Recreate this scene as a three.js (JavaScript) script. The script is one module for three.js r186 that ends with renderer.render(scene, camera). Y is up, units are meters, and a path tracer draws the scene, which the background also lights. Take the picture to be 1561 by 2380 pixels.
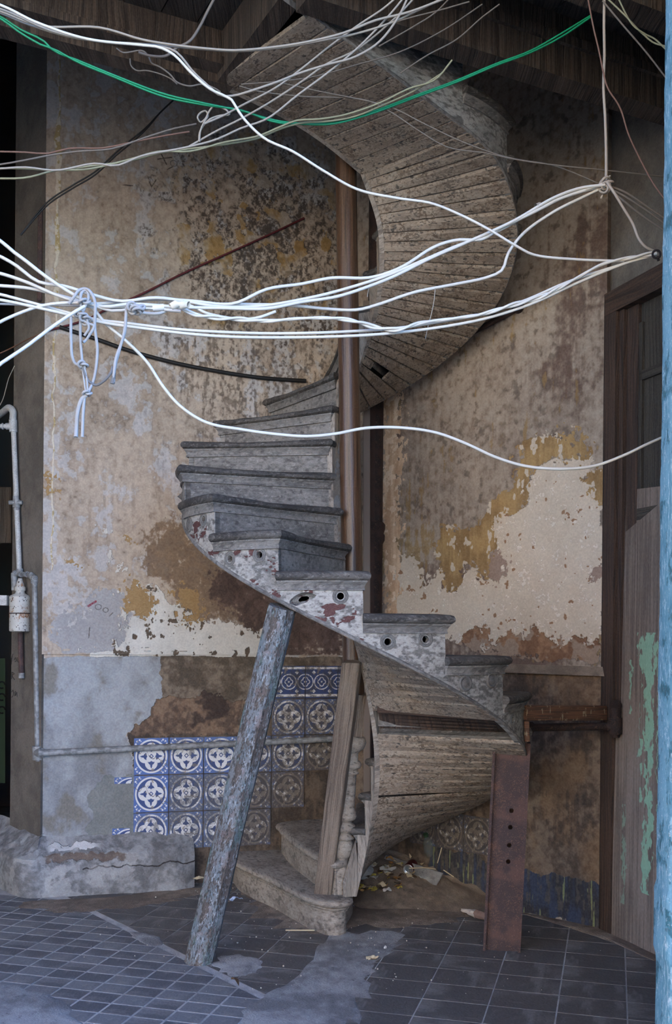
import * as THREE from 'three';
import { mergeGeometries, mergeVertices, toCreasedNormals } from 'three/addons/utils/BufferGeometryUtils.js';
import { Sky } from 'three/addons/objects/Sky.js';
import { Brush, Evaluator, SUBTRACTION } from 'three-bvh-csg';

// ---------------------------------------------------------------- camera, sky, sun, exposure
const EYE = 1.587, F = 2400, CX = 780.5, CY = 1470, ROLL = THREE.MathUtils.degToRad(0.5);
const scene = new THREE.Scene();
const camera = new THREE.PerspectiveCamera(2 * Math.atan(CY / F) * 180 / Math.PI, 1561 / 2380, 0.05, 200);
camera.position.set(0, EYE, 0);
camera.rotation.z = ROLL;
camera.setViewOffset(1561, 2 * CY, 0, 0, 1561, 2380);
const renderer = new THREE.WebGLRenderer({ antialias: true });
renderer.toneMapping = THREE.LinearToneMapping;
renderer.toneMappingExposure = 1.0;
renderer.shadowMap.enabled = true;
renderer.shadowMap.type = THREE.PCFSoftShadowMap;
const sky = new Sky();
sky.name = 'sky';
sky.scale.setScalar(1000);
sky.material.uniforms.turbidity.value = 10;
sky.material.uniforms.rayleigh.value = 0.62;
sky.material.uniforms.mieCoefficient.value = 0.004;
const sunDir = new THREE.Vector3(0.55, 0.62, -0.6).normalize();
sky.material.uniforms.sunPosition.value.copy(sunDir);
scene.add(sky);
scene.environmentIntensity = 5.0;
const sun = new THREE.DirectionalLight(0xffe2bc, 34);
sun.name = 'sun';
sun.position.copy(sunDir).multiplyScalar(40);
sun.castShadow = true;
Object.assign(sun.shadow.camera, { left: -16, right: 16, top: 16, bottom: -16, near: 1, far: 90 });
sun.shadow.mapSize.set(2048, 2048);
scene.add(sun, sun.target);

// ---------------------------------------------------------------- helpers
const V3 = (x, y, d) => new THREE.Vector3(x, y, -d);       // x to the right, y up, d metres in front of the camera
const rad = THREE.MathUtils.degToRad, { lerp, clamp, smoothstep } = THREE.MathUtils;
let seed = 7;
const rnd = () => { seed = (seed * 1664525 + 1013904223) >>> 0; return seed / 4294967296; };
const rr = (a, b) => a + (b - a) * rnd();
const names = new Map();
function numbered(n) { const k = names.get(n) ?? 0; names.set(n, k + 1); return k ? n + '_' + String(k).padStart(3, '0') : n; }
function tag(o, label, category, group, kind) {
  if (label) o.userData.label = label;
  if (category) o.userData.category = category;
  if (group) o.userData.group = group;
  if (kind) o.userData.kind = kind;
  return o;
}
function thing(name, label, category, group) { const g = new THREE.Group(); g.name = numbered(name); scene.add(g); return tag(g, label, category, group); }
function struct(name, label) { const g = new THREE.Group(); g.name = numbered(name); scene.add(g); return tag(g, label, null, null, 'structure'); }
function add(parent, name, geo, mat, label) {
  const m = new THREE.Mesh(geo, mat);
  m.name = parent === scene ? numbered(name) : name;
  m.castShadow = m.receiveShadow = true;
  parent.add(m);
  if (label) m.userData.label = label;
  return m;
}
// the ray of a pixel of the 1561 x 2380 frame, and where it meets things
function ray(px, py) {
  const x = px - CX, y = py - CY, c = Math.cos(ROLL), s = Math.sin(ROLL);
  return [(x * c + y * s) / F, -(-x * s + y * c) / F];
}
const at = (px, py, d) => { const [a, b] = ray(px, py); return V3(a * d, EYE + b * d, d); };
const onFloor = (px, py, h = 0) => { const b = ray(px, py)[1]; return at(px, py, (h - EYE) / b); };
// the two plastered walls meet in a corner behind the pole; s runs left along one, t right along the other
const CORN = [0.0797, 6.754], LD = [-0.966, -0.259], RD = [0.754, -0.657];
const wallP = (D, s, y, off = 0) => { const n = D === LD ? [0.259, -0.966] : [-0.657, -0.754]; return V3(CORN[0] + D[0] * s + n[0] * off, y, CORN[1] + D[1] * s + n[1] * off); };
const toWall = (D, px, py) => { const [a, b] = ray(px, py), s = (a * CORN[1] - CORN[0]) / (D[0] - a * D[1]), d = CORN[1] + D[1] * s; return [s, EYE + b * d]; };
// noise
function h2(x, y, s) { let n = Math.imul(x, 374761393) ^ Math.imul(y, 668265263) ^ Math.imul(s, 1274126177); n = Math.imul(n ^ (n >>> 13), 1103515245); n ^= n >>> 16; return (n >>> 0) / 4294967296; }
function vn(x, y, s = 0, p = 0) {
  let xi = Math.floor(x), yi = Math.floor(y); const fx = x - xi, fy = y - yi, u = fx * fx * (3 - 2 * fx), v = fy * fy * (3 - 2 * fy);
  let x1 = xi + 1, y1 = yi + 1;
  if (p) { xi = ((xi % p) + p) % p; x1 = ((x1 % p) + p) % p; yi = ((yi % p) + p) % p; y1 = ((y1 % p) + p) % p; }
  const a = h2(xi, yi, s), b = h2(x1, yi, s), c = h2(xi, y1, s), d = h2(x1, y1, s);
  return a + (b - a) * u + (c - a + (a - b - c + d) * u) * v;
}
function fbm(x, y, o, s = 0) { let a = 0.5, t = 0, w = 0; for (let i = 0; i < o; i++) { t += a * vn(x, y, s + i); w += a; a *= 0.55; x *= 2.03; y *= 2.03; } return t / w; }
// periodic fbm over the unit square, fx and fy whole numbers of cells
function pf(u, v, fx, fy, o, s = 0) {
  let a = 0.5, t = 0, w = 0;
  for (let i = 0; i < o; i++) {
    const x = u * fx, y = v * fy; let xi = Math.floor(x), yi = Math.floor(y); const dx = x - xi, dy = y - yi, p = dx * dx * (3 - 2 * dx), q = dy * dy * (3 - 2 * dy);
    const x0 = ((xi % fx) + fx) % fx, x1 = (x0 + 1) % fx, y0 = ((yi % fy) + fy) % fy, y1 = (y0 + 1) % fy, k = s + i * 17;
    const A = h2(x0, y0, k), B = h2(x1, y0, k), C = h2(x0, y1, k), D = h2(x1, y1, k);
    t += a * (A + (B - A) * p + (C - A + (A - B - C + D) * p) * q); w += a; a *= 0.55; fx *= 2; fy *= 2;
  }
  return t / w;
}
const mix3 = (a, b, t) => [a[0] + (b[0] - a[0]) * t, a[1] + (b[1] - a[1]) * t, a[2] + (b[2] - a[2]) * t];
const st = (x, a, b) => { const t = x <= a ? 0 : x >= b ? 1 : (x - a) / (b - a); return t * t * (3 - 2 * t); };
// fn(u, v) -> [r, g, b (0..255 sRGB), height 0..1]; returns colour and bump textures
function bake(w, h, fn, wrap = THREE.RepeatWrapping) {
  const c = new Uint8Array(w * h * 4), b = new Uint8Array(w * h);
  for (let y = 0, i = 0; y < h; y++) for (let x = 0; x < w; x++, i++) {
    const o = fn((x + 0.5) / w, (y + 0.5) / h), k = i * 4;
    c[k] = clamp(o[0], 0, 255); c[k + 1] = clamp(o[1], 0, 255); c[k + 2] = clamp(o[2], 0, 255); c[k + 3] = 255;
    b[i] = clamp(o[3] * 255, 0, 255);
  }
  const t = (d, f) => { const q = new THREE.DataTexture(d, w, h, f); q.wrapS = q.wrapT = wrap; q.magFilter = THREE.LinearFilter; q.minFilter = THREE.LinearMipmapLinearFilter; q.generateMipmaps = true; q.needsUpdate = true; return q; };
  const map = t(c, THREE.RGBAFormat), bump = t(b, THREE.RedFormat);
  map.colorSpace = THREE.SRGBColorSpace;
  return { map, bump };
}
// a material whose texture covers sx by sy metres
function surf(tex, sx, sy, bumpM, rough, extra = {}) {
  for (const q of [tex.map, tex.bump]) q.repeat.set(1 / sx, 1 / sy);
  return new THREE.MeshStandardMaterial({ map: tex.map, bumpMap: tex.bump, bumpScale: bumpM, roughness: rough, ...extra });
}
const plain = (hex, rough = 0.8, metal = 0, extra = {}) => new THREE.MeshStandardMaterial({ color: hex, roughness: rough, metalness: metal, ...extra });
// uv in metres by the way each face points (grain along v unless turned)
function uvBox(g, turn = false, ou = 0, ov = 0) {
  g = g.index ? g.toNonIndexed() : g;
  const p = g.attributes.position, uv = new Float32Array(p.count * 2), a = new THREE.Vector3(), b = new THREE.Vector3(), c = new THREE.Vector3(), q = [a, b, c];
  for (let i = 0; i < p.count; i += 3) {
    q.forEach((w, k) => w.fromBufferAttribute(p, i + k));
    const n = b.clone().sub(a).cross(c.clone().sub(a)), x = Math.abs(n.x), y = Math.abs(n.y), z = Math.abs(n.z);
    q.forEach((w, k) => {
      let u = x > y && x > z ? w.z : w.x, v = y > x && y > z ? w.z : w.y;
      if (turn) [u, v] = [v, u];
      uv[(i + k) * 2] = u + ou; uv[(i + k) * 2 + 1] = v + ov;
    });
  }
  g.setAttribute('uv', new THREE.BufferAttribute(uv, 2));
  return g;
}
const crease = (g, deg = 35) => { const uv = g.attributes.uv; return toCreasedNormals(g, rad(deg)); };
// rings: arrays of Vector3 of the same length; closed: ring joins up; caps fill first and last ring
function loft(rings, { closed = true, cap0 = false, cap1 = false, us = 1, deg = 35, flip = false, ou = 0, ov = 0 } = {}) {
  const pos = [], uv = [], N = rings[0].length, M = closed ? N : N - 1;
  const L = rings.map((r) => { const l = [0]; for (let i = 1; i <= M; i++) l.push(l[i - 1] + r[i % N].distanceTo(r[i - 1])); return l; });
  let v = [0]; for (let j = 1; j < rings.length; j++) { let m = 0; for (let i = 0; i < N; i++) m += rings[j][i].distanceTo(rings[j - 1][i]); v.push(v[j - 1] + m / N); }
  const put = (j, i) => { const p = rings[j][i % N]; pos.push(p.x, p.y, p.z); uv.push(L[j][i] * us + ou, v[j] + ov); };
  for (let j = 0; j + 1 < rings.length; j++) for (let i = 0; i < M; i++) {
    if (flip) { put(j, i); put(j + 1, i); put(j, i + 1); put(j, i + 1); put(j + 1, i); put(j + 1, i + 1); }
    else { put(j, i); put(j, i + 1); put(j + 1, i); put(j, i + 1); put(j + 1, i + 1); put(j + 1, i); }
  }
  for (const [on, j] of [[cap0, 0], [cap1, rings.length - 1]]) if (on) {
    const r = rings[j], c = r.reduce((m, p) => m.add(p), new THREE.Vector3()).divideScalar(N);
    const e1 = r[0].clone().sub(c).normalize(), nn = new THREE.Vector3();
    for (let i = 0; i < N; i++) nn.add(r[i].clone().sub(c).cross(r[(i + 1) % N].clone().sub(c)));
    const e2 = nn.normalize().cross(e1), w = (p) => { pos.push(p.x, p.y, p.z); const q = p.clone().sub(c); uv.push(q.dot(e1) + ou, q.dot(e2) + ov); };
    for (let i = 0; i < N; i++) { const a = r[i], b = r[(i + 1) % N]; if ((j === 0) !== flip) { w(c); w(b); w(a); } else { w(c); w(a); w(b); } }
  }
  const g = new THREE.BufferGeometry();
  g.setAttribute('position', new THREE.Float32BufferAttribute(pos, 3));
  g.setAttribute('uv', new THREE.Float32BufferAttribute(uv, 2));
  return toCreasedNormals(g, rad(deg));
}
// a solid between two rings of corner points, corners given as 8 points (4 below, 4 above)
function solid(b, t, turn = false) {
  const ctr = [...b, ...t].reduce((m, p) => m.add(p), new THREE.Vector3()).divideScalar(8), pos = [];
  const tri = (p, q, r) => { const n = q.clone().sub(p).cross(r.clone().sub(p)); if (n.dot(p.clone().sub(ctr)) < 0) [q, r] = [r, q]; pos.push(...p.toArray(), ...q.toArray(), ...r.toArray()); };
  const quad = (p, q, r, s) => { tri(p, q, r); tri(p, r, s); };
  quad(...b); quad(...t);
  for (let i = 0; i < 4; i++) quad(b[i], b[(i + 1) % 4], t[(i + 1) % 4], t[i]);
  const g = new THREE.BufferGeometry();
  g.setAttribute('position', new THREE.Float32BufferAttribute(pos, 3));
  g.computeVertexNormals();
  return uvBox(g, turn);
}
// a board, its long axis from a to b, w wide along side, h thick; small chamfers
function board(a, b, side, w, h, ch = 0.004) {
  const l = b.clone().sub(a), s = side.clone().normalize(), n = l.clone().cross(s).normalize(), prof = [[-1, -1], [1, -1], [1, 1], [-1, 1]], ring = (p, k) => {
    const o = [];
    for (const [x, y] of prof) {
      const X = x * (w / 2 - k), Y = y * (h / 2 - k), c = Math.max(ch - 0, 0.0005);
      const e = x * y > 0 ? [[X, Y - y * c], [X - x * c, Y]] : [[X - x * c, Y], [X, Y - y * c]];
      for (const [u, v] of e) o.push(p.clone().addScaledVector(s, u).addScaledVector(n, v));
    }
    return o;
  };
  const d = l.clone().normalize().multiplyScalar(ch), A = a.clone().add(d), B = b.clone().sub(d);
  return loft([ring(a, ch * 0.7), ring(A, 0), ring(B, 0), ring(b, ch * 0.7)], { cap0: true, cap1: true, flip: false, deg: 25, ou: rnd() * 3, ov: rnd() * 3 });
}
function tube(pts, r, seg = 6, per = 8) { return new THREE.TubeGeometry(new THREE.CatmullRomCurve3(pts, false, 'centripetal'), Math.max(4, (pts.length - 1) * per), r, seg, false); }
const swap = (g) => { const u = g.attributes.uv; for (let i = 0; i < u.count; i++) { const x = u.getX(i); u.setXY(i, u.getY(i), x); } return g; };
// ---------------------------------------------------------------- surfaces
// aged oil paint on the stair: grey-beige, rubbed and stained
function stairPaint(light, dark, s, blotch, amt, flake) {
  return bake(1024, 512, (u, v) => {
    const a = pf(u, v, 5, 5, 5, s), g = pf(u, v, 6, 80, 3, s + 3), b = pf(u, v, 16, 12, 5, s + 5), f = pf(u, v, 150, 130, 2, s + 9), d = pf(u, v, 44, 36, 5, s + 14), e = pf(u, v, 9, 8, 4, s + 31);
    let c = mix3(light, dark, st(a * 0.5 + g * 0.15 + d * 0.35, 0.34, 0.68));
    let h = 0.6 + 0.15 * g;
    const m = st(b * 0.25 + d * 0.5 + e * 0.25, blotch, blotch + 0.17);
    c = mix3(c, mix3(dark, [38, 36, 34], 0.6), m * amt); h -= m * 0.15;
    const sp = st(f * 0.6 + d * 0.4, 0.66, 0.74); c = mix3(c, [56, 52, 48], sp * 0.5);
    if (flake) { const k = st(e * 0.8 + b * 0.14 + d * 0.06, 0.6, 0.612); c = mix3(c, flake, k); h -= k * 0.35; }
    const w = st(pf(u, v, 60, 40, 3, s + 41), 0.62, 0.74) * (1 - m); c = mix3(c, [176, 172, 164], w * 0.3);
    const n = (f - 0.5) * 30; return [c[0] + n, c[1] + n, c[2] + n, h + (f - 0.5) * 0.2];
  });
}
const T = {};
T.grey = stairPaint([132, 128, 122], [98, 95, 91], 11, 0.53, 0.45);
T.nose = stairPaint([92, 88, 83], [60, 57, 54], 41, 0.5, 0.5);
T.white = stairPaint([164, 160, 152], [128, 125, 119], 71, 0.46, 0.55);
T.whitered = stairPaint([168, 164, 156], [130, 127, 121], 91, 0.47, 0.55, [84, 52, 48]);
// beaded soffit boards: u along the board
T.soffit = bake(1024, 512, (u, v) => {
  const g = pf(u, v, 5, 50, 4, 5), a = pf(u, v, 8, 5, 4, 8), f = pf(u, v, 170, 120, 2, 12), d = pf(u, v, 90, 60, 4, 15), e = pf(u, v, 22, 14, 4, 19), r = pf(u, v, 12, 9, 4, 23);
  let c = mix3([158, 144, 127], [126, 113, 99], st(a * 0.4 + g * 0.3 + d * 0.3, 0.34, 0.66));
  const k = st(d * 0.5 + e * 0.5, 0.56, 0.68); c = mix3(c, [72, 64, 56], k * 0.52);
  const k2 = st(d * 0.35 + r * 0.65, 0.54, 0.66); c = mix3(c, [92, 76, 60], k2 * 0.5);
  const w = st(f * 0.5 + e * 0.5, 0.6, 0.7) * (1 - k); c = mix3(c, [164, 154, 138], w * 0.35);
  const bk = st(pf(u, v, 26, 30, 3, 37), 0.7, 0.76); c = mix3(c, [44, 44, 42], bk * 0.6);
  const n = (f - 0.5) * 26; return [c[0] + n, c[1] + n, c[2] + n, 0.6 + g * 0.2 - k * 0.2 + (f - 0.5) * 0.15];
});
// plain weathered timber, grain along v
function timber(light, dark, s, knots = 0.0, lines = 70) {
  return bake(512, 1024, (u, v) => {
    const wv = pf(u, v, 3, 3, 3, s) * 0.12, g = pf((u + wv) % 1, v, lines, 4, 3, s + 2), a = pf(u, v, 4, 3, 4, s + 6), f = pf(u, v, 120, 160, 2, s + 9), cr = pf((u + wv) % 1, v, 26, 2, 3, s + 12);
    let c = mix3(light, dark, st(g * 0.6 + a * 0.4, 0.32, 0.68));
    const k = st(cr, 0.64, 0.76); c = mix3(c, mix3(dark, [24, 20, 17], 0.5), k * 0.6);
    const n = (f - 0.5) * 22; return [c[0] + n, c[1] + n, c[2] + n, 0.55 + (g - 0.5) * 0.5 - k * 0.4];
  });
}
T.bare = timber([138, 123, 107], [100, 87, 75], 101, 0, 90);
T.dark = timber([92, 80, 69], [62, 53, 46], 121, 0, 60);
T.red = timber([78, 60, 49], [56, 45, 39], 181, 0, 60);
T.door = timber([70, 66, 58], [52, 48, 43], 191, 0, 60);
T.ceil = timber([70, 64, 58], [48, 44, 40], 141, 0, 50);
T.pole = timber([98, 74, 55], [72, 52, 38], 161, 0, 90);
// the painted prop: green, blue, grey and pink flakes over brown wood
T.prop = bake(512, 1024, (u, v) => {
  const wx = (pf(u, v, 20, 20, 3, 295) - 0.5) * 0.05, U = (u + wx + 1) % 1, g = pf(u, v, 60, 5, 3, 301), a = pf(U, v, 12, 5, 5, 305), b = pf(U, v, 16, 5, 5, 311), c2 = pf(U, v, 18, 7, 5, 317), f = pf(u, v, 130, 150, 2, 323), w = pf(U, v, 30, 26, 5, 329), fn = pf(u, v, 70, 50, 4, 333);
  let c = mix3([104, 94, 86], [66, 60, 55], g), h = 0.35 + g * 0.2;
  const put = (m, q, hh, k = 1) => { m *= k; c = mix3(c, q, m); h = lerp(h, hh, m); };
  put(st(a * 0.7 + fn * 0.3, 0.45, 0.52), [118, 123, 126], 0.55, 0.85);
  put(st(b * 0.7 + fn * 0.3, 0.52, 0.58), [72, 92, 86], 0.6, 0.7);
  put(st(c2 * 0.7 + fn * 0.3, 0.55, 0.61), [104, 118, 126], 0.65, 0.6);
  put(st(w * 0.6 + fn * 0.4, 0.57, 0.64), [158, 162, 164], 0.8, 0.7);
  put(st(pf(U, v, 9, 14, 4, 341) * 0.7 + fn * 0.3, 0.58, 0.64), [116, 100, 96], 0.6, 0.5);
  put(st(pf(u, v, 60, 40, 3, 351), 0.6, 0.7), [52, 50, 48], 0.3, 0.75);
  const n = (f - 0.5) * 26; return [c[0] + n, c[1] + n, c[2] + n, h];
});
T.rust = bake(512, 512, (u, v) => {
  const a = pf(u, v, 4, 4, 5, 401), b = pf(u, v, 90, 90, 2, 405), d = pf(u, v, 9, 7, 4, 409);
  let c = mix3([84, 62, 57], [62, 49, 49], st(a, 0.36, 0.64));
  c = mix3(c, [114, 80, 62], st(b * 0.6 + d * 0.4, 0.5, 0.7) * 0.5);
  c = mix3(c, [128, 110, 101], st(b, 0.68, 0.82) * 0.35);
  return [c[0], c[1], c[2], 0.5 + (b - 0.5) * 0.7 + (d - 0.5) * 0.3];
});
function cement(light, dark, s, pit = 0.72) {
  return bake(512, 512, (u, v) => {
    const a = pf(u, v, 4, 4, 6, s), b = pf(u, v, 20, 16, 5, s + 7), f = pf(u, v, 140, 140, 2, s + 13), st2 = pf(u, v, 22, 6, 3, s + 17);
    let c = mix3(light, dark, st(a * 0.6 + b * 0.3 + st2 * 0.1, 0.34, 0.66));
    const p = st(f * 0.6 + b * 0.4, pit - 0.06, pit); c = mix3(c, mix3(dark, [30, 28, 27], 0.4), p * 0.6);
    const n = (f - 0.5) * 20; return [c[0] + n, c[1] + n, c[2] + n, 0.5 + (b - 0.5) * 0.5 + (f - 0.5) * 0.35 - p * 0.2];
  });
}
T.cement = cement([168, 167, 164], [124, 123, 122], 501);
T.plinth = bake(512, 1024, (u, v) => {   // u up the profile over 0.64 m, v along the plinth over 2.4 m
  const U = u * 0.64, W = v * 2.4, a = fbm(U * 9, W * 9, 6, 531), b = fbm(U * 34, W * 34, 5, 535), f = fbm(U * 220, W * 220, 2, 539), wob = (fbm(W * 10, 3, 4, 543) - 0.5) * 0.05;
  let c = mix3([146, 147, 147], [106, 106, 106], st(a * 0.5 + b * 0.5, 0.34, 0.66)), h = 0.5 + (b - 0.5) * 0.4;
  const bare = st(W, 0.34, 0.5) * (1 - st(W, 0.9, 0.95)) * st(0.03 - Math.abs(U - 0.235 - wob) + (b - 0.5) * 0.06, 0, 0.012); c = mix3(c, mix3([128, 114, 102], [86, 76, 70], b), bare); h -= bare * 0.4;
  const crust = st(W, 0.56, 0.64) * (1 - st(W, 0.88, 0.92)) * st(0.034 - Math.abs(U - 0.325 - wob * 0.6) + (b - 0.5) * 0.09, 0, 0.006); c = mix3(c, [206, 205, 202], crust); h += crust * 0.3;
  const cr = Math.abs(U - 0.16 - (fbm(W * 6, 7, 5, 547) - 0.5) * 0.09) < 0.0022 + 0.002 * b && W < 0.7 ? 1 : 0; c = mix3(c, [58, 54, 52], cr * 0.9); h -= cr * 0.4;
  const lime = st(fbm(U * 8 + 4, W * 8, 6, 551), 0.56, 0.62); c = mix3(c, [168, 168, 166], lime * 0.6);
  const n = (f - 0.5) * 24; return [c[0] + n, c[1] + n, c[2] + n, h];
}, THREE.ClampToEdgeWrapping);
T.pillar = cement([116, 110, 102], [92, 87, 81], 561);
T.dirt = cement([150, 135, 118], [114, 101, 88], 591, 0.7);
T.grout = cement([196, 195, 192], [160, 159, 157], 541, 0.8);
T.stone = stairPaint([160, 150, 137], [124, 115, 105], 51, 0.53, 0.45);
// dark stone floor tiles with pale wear
function slate(s, base, deep) {
  return bake(512, 512, (u, v) => {
    const a = pf(u, v, 4, 4, 5, s), w = pf(u, v, 8, 14, 5, s + 5), f = pf(u, v, 120, 120, 2, s + 11), sc = pf(u, v, 6, 40, 4, s + 15);
    let c = mix3(base, deep, st(a, 0.36, 0.64));
    c = mix3(c, [142, 139, 134], st(w * 0.6 + sc * 0.4, 0.52, 0.7) * 0.6);
    const n = (f - 0.5) * 22; return [c[0] + n, c[1] + n, c[2] + n, 0.5 + (w - 0.5) * 0.3 + (f - 0.5) * 0.3];
  });
}
T.slate = slate(601, [122, 118, 113], [94, 91, 88]);
T.small = slate(631, [124, 125, 127], [96, 97, 100]);
T.iron = bake(256, 256, (u, v) => {
  const a = pf(u, v, 4, 4, 4, 701), b = pf(u, v, 50, 50, 2, 705);
  const c = mix3(mix3([58, 40, 34], [34, 26, 24], st(a, 0.35, 0.65)), [104, 74, 58], st(b * 0.5 + a * 0.5, 0.6, 0.7) * 0.6);
  return [...c, 0.5 + (b - 0.5) * 0.6];
});
T.galv = bake(256, 256, (u, v) => {
  const a = pf(u, v, 5, 5, 4, 721), b = pf(u, v, 60, 60, 2, 725);
  const c = mix3(mix3([150, 152, 152], [112, 114, 114], st(a, 0.35, 0.65)), [92, 76, 66], st(b * 0.5 + a * 0.5, 0.62, 0.7) * 0.5);
  return [...c, 0.5 + (b - 0.5) * 0.4];
});
T.blue = bake(256, 1024, (u, v) => {
  const g = pf(u, v, 44, 60, 4, 741), a = pf(u, v, 4, 10, 6, 745), f = pf(u, v, 90, 320, 2, 749), br = pf(u, v, 60, 14, 3, 757), e = pf(u, v, 10, 30, 5, 753);
  let c = mix3([112, 152, 164], [70, 116, 130], st(a * 0.5 + br * 0.3 + g * 0.2, 0.36, 0.64));
  c = mix3(c, [168, 192, 198], st(g * 0.4 + br * 0.3 + a * 0.3, 0.48, 0.64) * 0.7);
  c = mix3(c, [34, 84, 92], st(e * 0.7 + g * 0.3, 0.57, 0.66) * 0.75);
  c = mix3(c, [196, 204, 206], st(f * 0.5 + g * 0.5, 0.62, 0.7) * 0.7);
  c = mix3(c, [54, 66, 70], st(f * 0.4 + e * 0.6, 0.62, 0.7) * 0.5);
  return [...c, 0.5 + (g - 0.5) * 0.6 + (f - 0.5) * 0.3];
});
// leaning board: weathered grey timber with runs of green paint
T.green = bake(512, 1024, (u, v) => {
  const g = pf(u, v, 60, 5, 3, 761), a = pf(u, v, 4, 5, 4, 765), f = pf(u, v, 130, 200, 2, 769);
  let c = mix3([132, 119, 108], [100, 89, 80], st(g * 0.6 + a * 0.4, 0.34, 0.66)), h = 0.4 + g * 0.2;
  const wob = (fbm(u * 9, v * 60, 4, 771) - 0.5) * 0.09, run = (c0, w0, y0, y1) => { const x = Math.abs(u + wob - c0), t = (v - y0) / (y1 - y0); return t > 0 && t < 1 ? st(w0 * (0.65 + 0.5 * vn(v * 14, c0 * 90, 5)) - x, 0, 0.012) * st(fbm(u * 18, v * 34, 4, 775), 0.34 + 0.1 * (1 - t), 0.42 + 0.1 * (1 - t)) : 0; };
  const m = Math.max(run(0.62, 0.075, 0.12, 0.67), run(0.6, 0.14, 0.59, 0.68), run(0.85, 0.1, 0.46, 0.66), run(0.52, 0.03, 0.28, 0.45), run(0.9, 0.07, 0.3, 0.47), run(0.36, 0.02, 0.5, 0.62), run(0.3, 0.04, 0.08, 0.3) * 0.6, run(0.06, 0.03, 0.1, 0.5) * 0.7, run(0.5, 0.012, 0.35, 0.6), run(0.74, 0.012, 0.2, 0.66));
  c = mix3(c, [138, 178, 150], m * 0.9); h += m * 0.3;
  const n = (f - 0.5) * 22; return [c[0] + n, c[1] + n, c[2] + n, h];
}, THREE.ClampToEdgeWrapping);

// ---- the two plastered walls, painted layer by layer from outlines of the peeled coats
function layers(W, H, s0, s1, y0, y1, polys) {
  const id = new Uint8Array(W * H);
  for (const [k, pts] of polys) {
    const q = pts.map(([s, y]) => [(s - s0) / (s1 - s0) * W, (y - y0) / (y1 - y0) * H]);
    const lo = Math.max(0, Math.floor(Math.min(...q.map((p) => p[1])))), hi = Math.min(H - 1, Math.ceil(Math.max(...q.map((p) => p[1]))));
    for (let r = lo; r <= hi; r++) {
      const xs = [];
      q.forEach(([xa, ya], i) => { const [xb, yb] = q[(i + 1) % q.length]; if ((ya <= r) !== (yb <= r)) xs.push(xa + (r - ya) / (yb - ya) * (xb - xa)); });
      xs.sort((a, b) => a - b);
      for (let i = 0; i + 1 < xs.length; i += 2) for (let x = Math.max(0, Math.round(xs[i])); x < Math.min(W, xs[i + 1]); x++) id[r * W + x] = k;
    }
  }
  return (s, y) => { const x = Math.floor((s - s0) / (s1 - s0) * W), r = Math.floor((y - y0) / (y1 - y0) * H); return x < 0 || r < 0 || x >= W || r >= H ? 0 : id[r * W + x]; };
}
const px = (D, list) => { const o = []; for (let i = 0; i < list.length; i += 2) o.push(toWall(D, list[i], list[i + 1])); return o; };
const L0 = -0.02, L1 = 1.98, LH = 5.2, R0 = -0.02, R1 = 1.86;
const idL = layers(800, 2048, L0, L1, 0, LH, [
  [2, px(LD, [205, 1526, 212, 1514, 264, 1509, 268, 1482, 274, 1460, 284, 1420, 312, 1427, 330, 1448, 346, 1436, 352, 1400, 338, 1372, 352, 1350, 372, 1362, 386, 1390, 402, 1398, 428, 1402, 432, 1424, 418, 1450, 442, 1446, 470, 1432, 520, 1436, 560, 1452, 640, 1470, 640, 1527])],
  [3, px(LD, [286, 1412, 296, 1368, 322, 1350, 345, 1388, 350, 1418, 343, 1446, 326, 1446, 322, 1430, 302, 1422])],
  [3, px(LD, [404, 1372, 432, 1358, 462, 1382, 474, 1404, 452, 1440, 408, 1452, 428, 1424, 424, 1398])],
  [3, px(LD, [286, 1240, 304, 1244, 302, 1262, 287, 1256])], [3, px(LD, [164, 1310, 196, 1302, 190, 1326, 168, 1324])],
  [2, px(LD, [240, 1230, 256, 1226, 262, 1240, 244, 1246])], [2, px(LD, [258, 1318, 280, 1298, 278, 1320, 262, 1334])], [2, px(LD, [268, 1388, 284, 1382, 290, 1398, 272, 1404])],
  [3, px(LD, [102, 1098, 122, 1098, 124, 1150, 104, 1152])],
  [5, px(LD, [120, 1444, 178, 1424, 204, 1388, 240, 1358, 268, 1370, 284, 1406, 270, 1470, 264, 1508, 205, 1518, 150, 1520])],
  [6, px(LD, [90, 1532, 160, 1526, 374, 1527, 374, 1625, 350, 1655, 318, 1690, 303, 1715, 306, 2120, 90, 2120])],
  [7, px(LD, [372, 1527, 830, 1527, 830, 1700, 372, 1622])],
  [9, px(LD, [556, 1622, 830, 1540, 830, 2120, 300, 2120, 308, 1710, 556, 1712])],
  [8, px(LD, [372, 1622, 345, 1660, 312, 1700, 320, 1714, 556, 1714, 558, 1624, 470, 1618])],
  [11, px(LD, [240, 1812, 310, 1803, 316, 1960, 204, 1960, 216, 1900, 204, 1856, 222, 1832])],
]);
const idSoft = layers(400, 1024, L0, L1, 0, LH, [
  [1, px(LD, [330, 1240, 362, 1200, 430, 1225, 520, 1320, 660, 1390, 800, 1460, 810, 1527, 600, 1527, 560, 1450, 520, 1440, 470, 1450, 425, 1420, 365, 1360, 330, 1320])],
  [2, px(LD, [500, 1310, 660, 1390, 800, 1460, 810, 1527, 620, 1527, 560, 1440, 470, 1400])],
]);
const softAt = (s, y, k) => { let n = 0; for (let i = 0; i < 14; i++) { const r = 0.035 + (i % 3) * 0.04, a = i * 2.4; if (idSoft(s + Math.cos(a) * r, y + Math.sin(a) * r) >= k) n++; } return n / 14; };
const crackS = (y) => { const p = 1470 - (y - EYE) * 385; return toWall(LD, lerp(137, 119, clamp((p - 235) / 1060, 0, 1)), p)[0]; };
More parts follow.
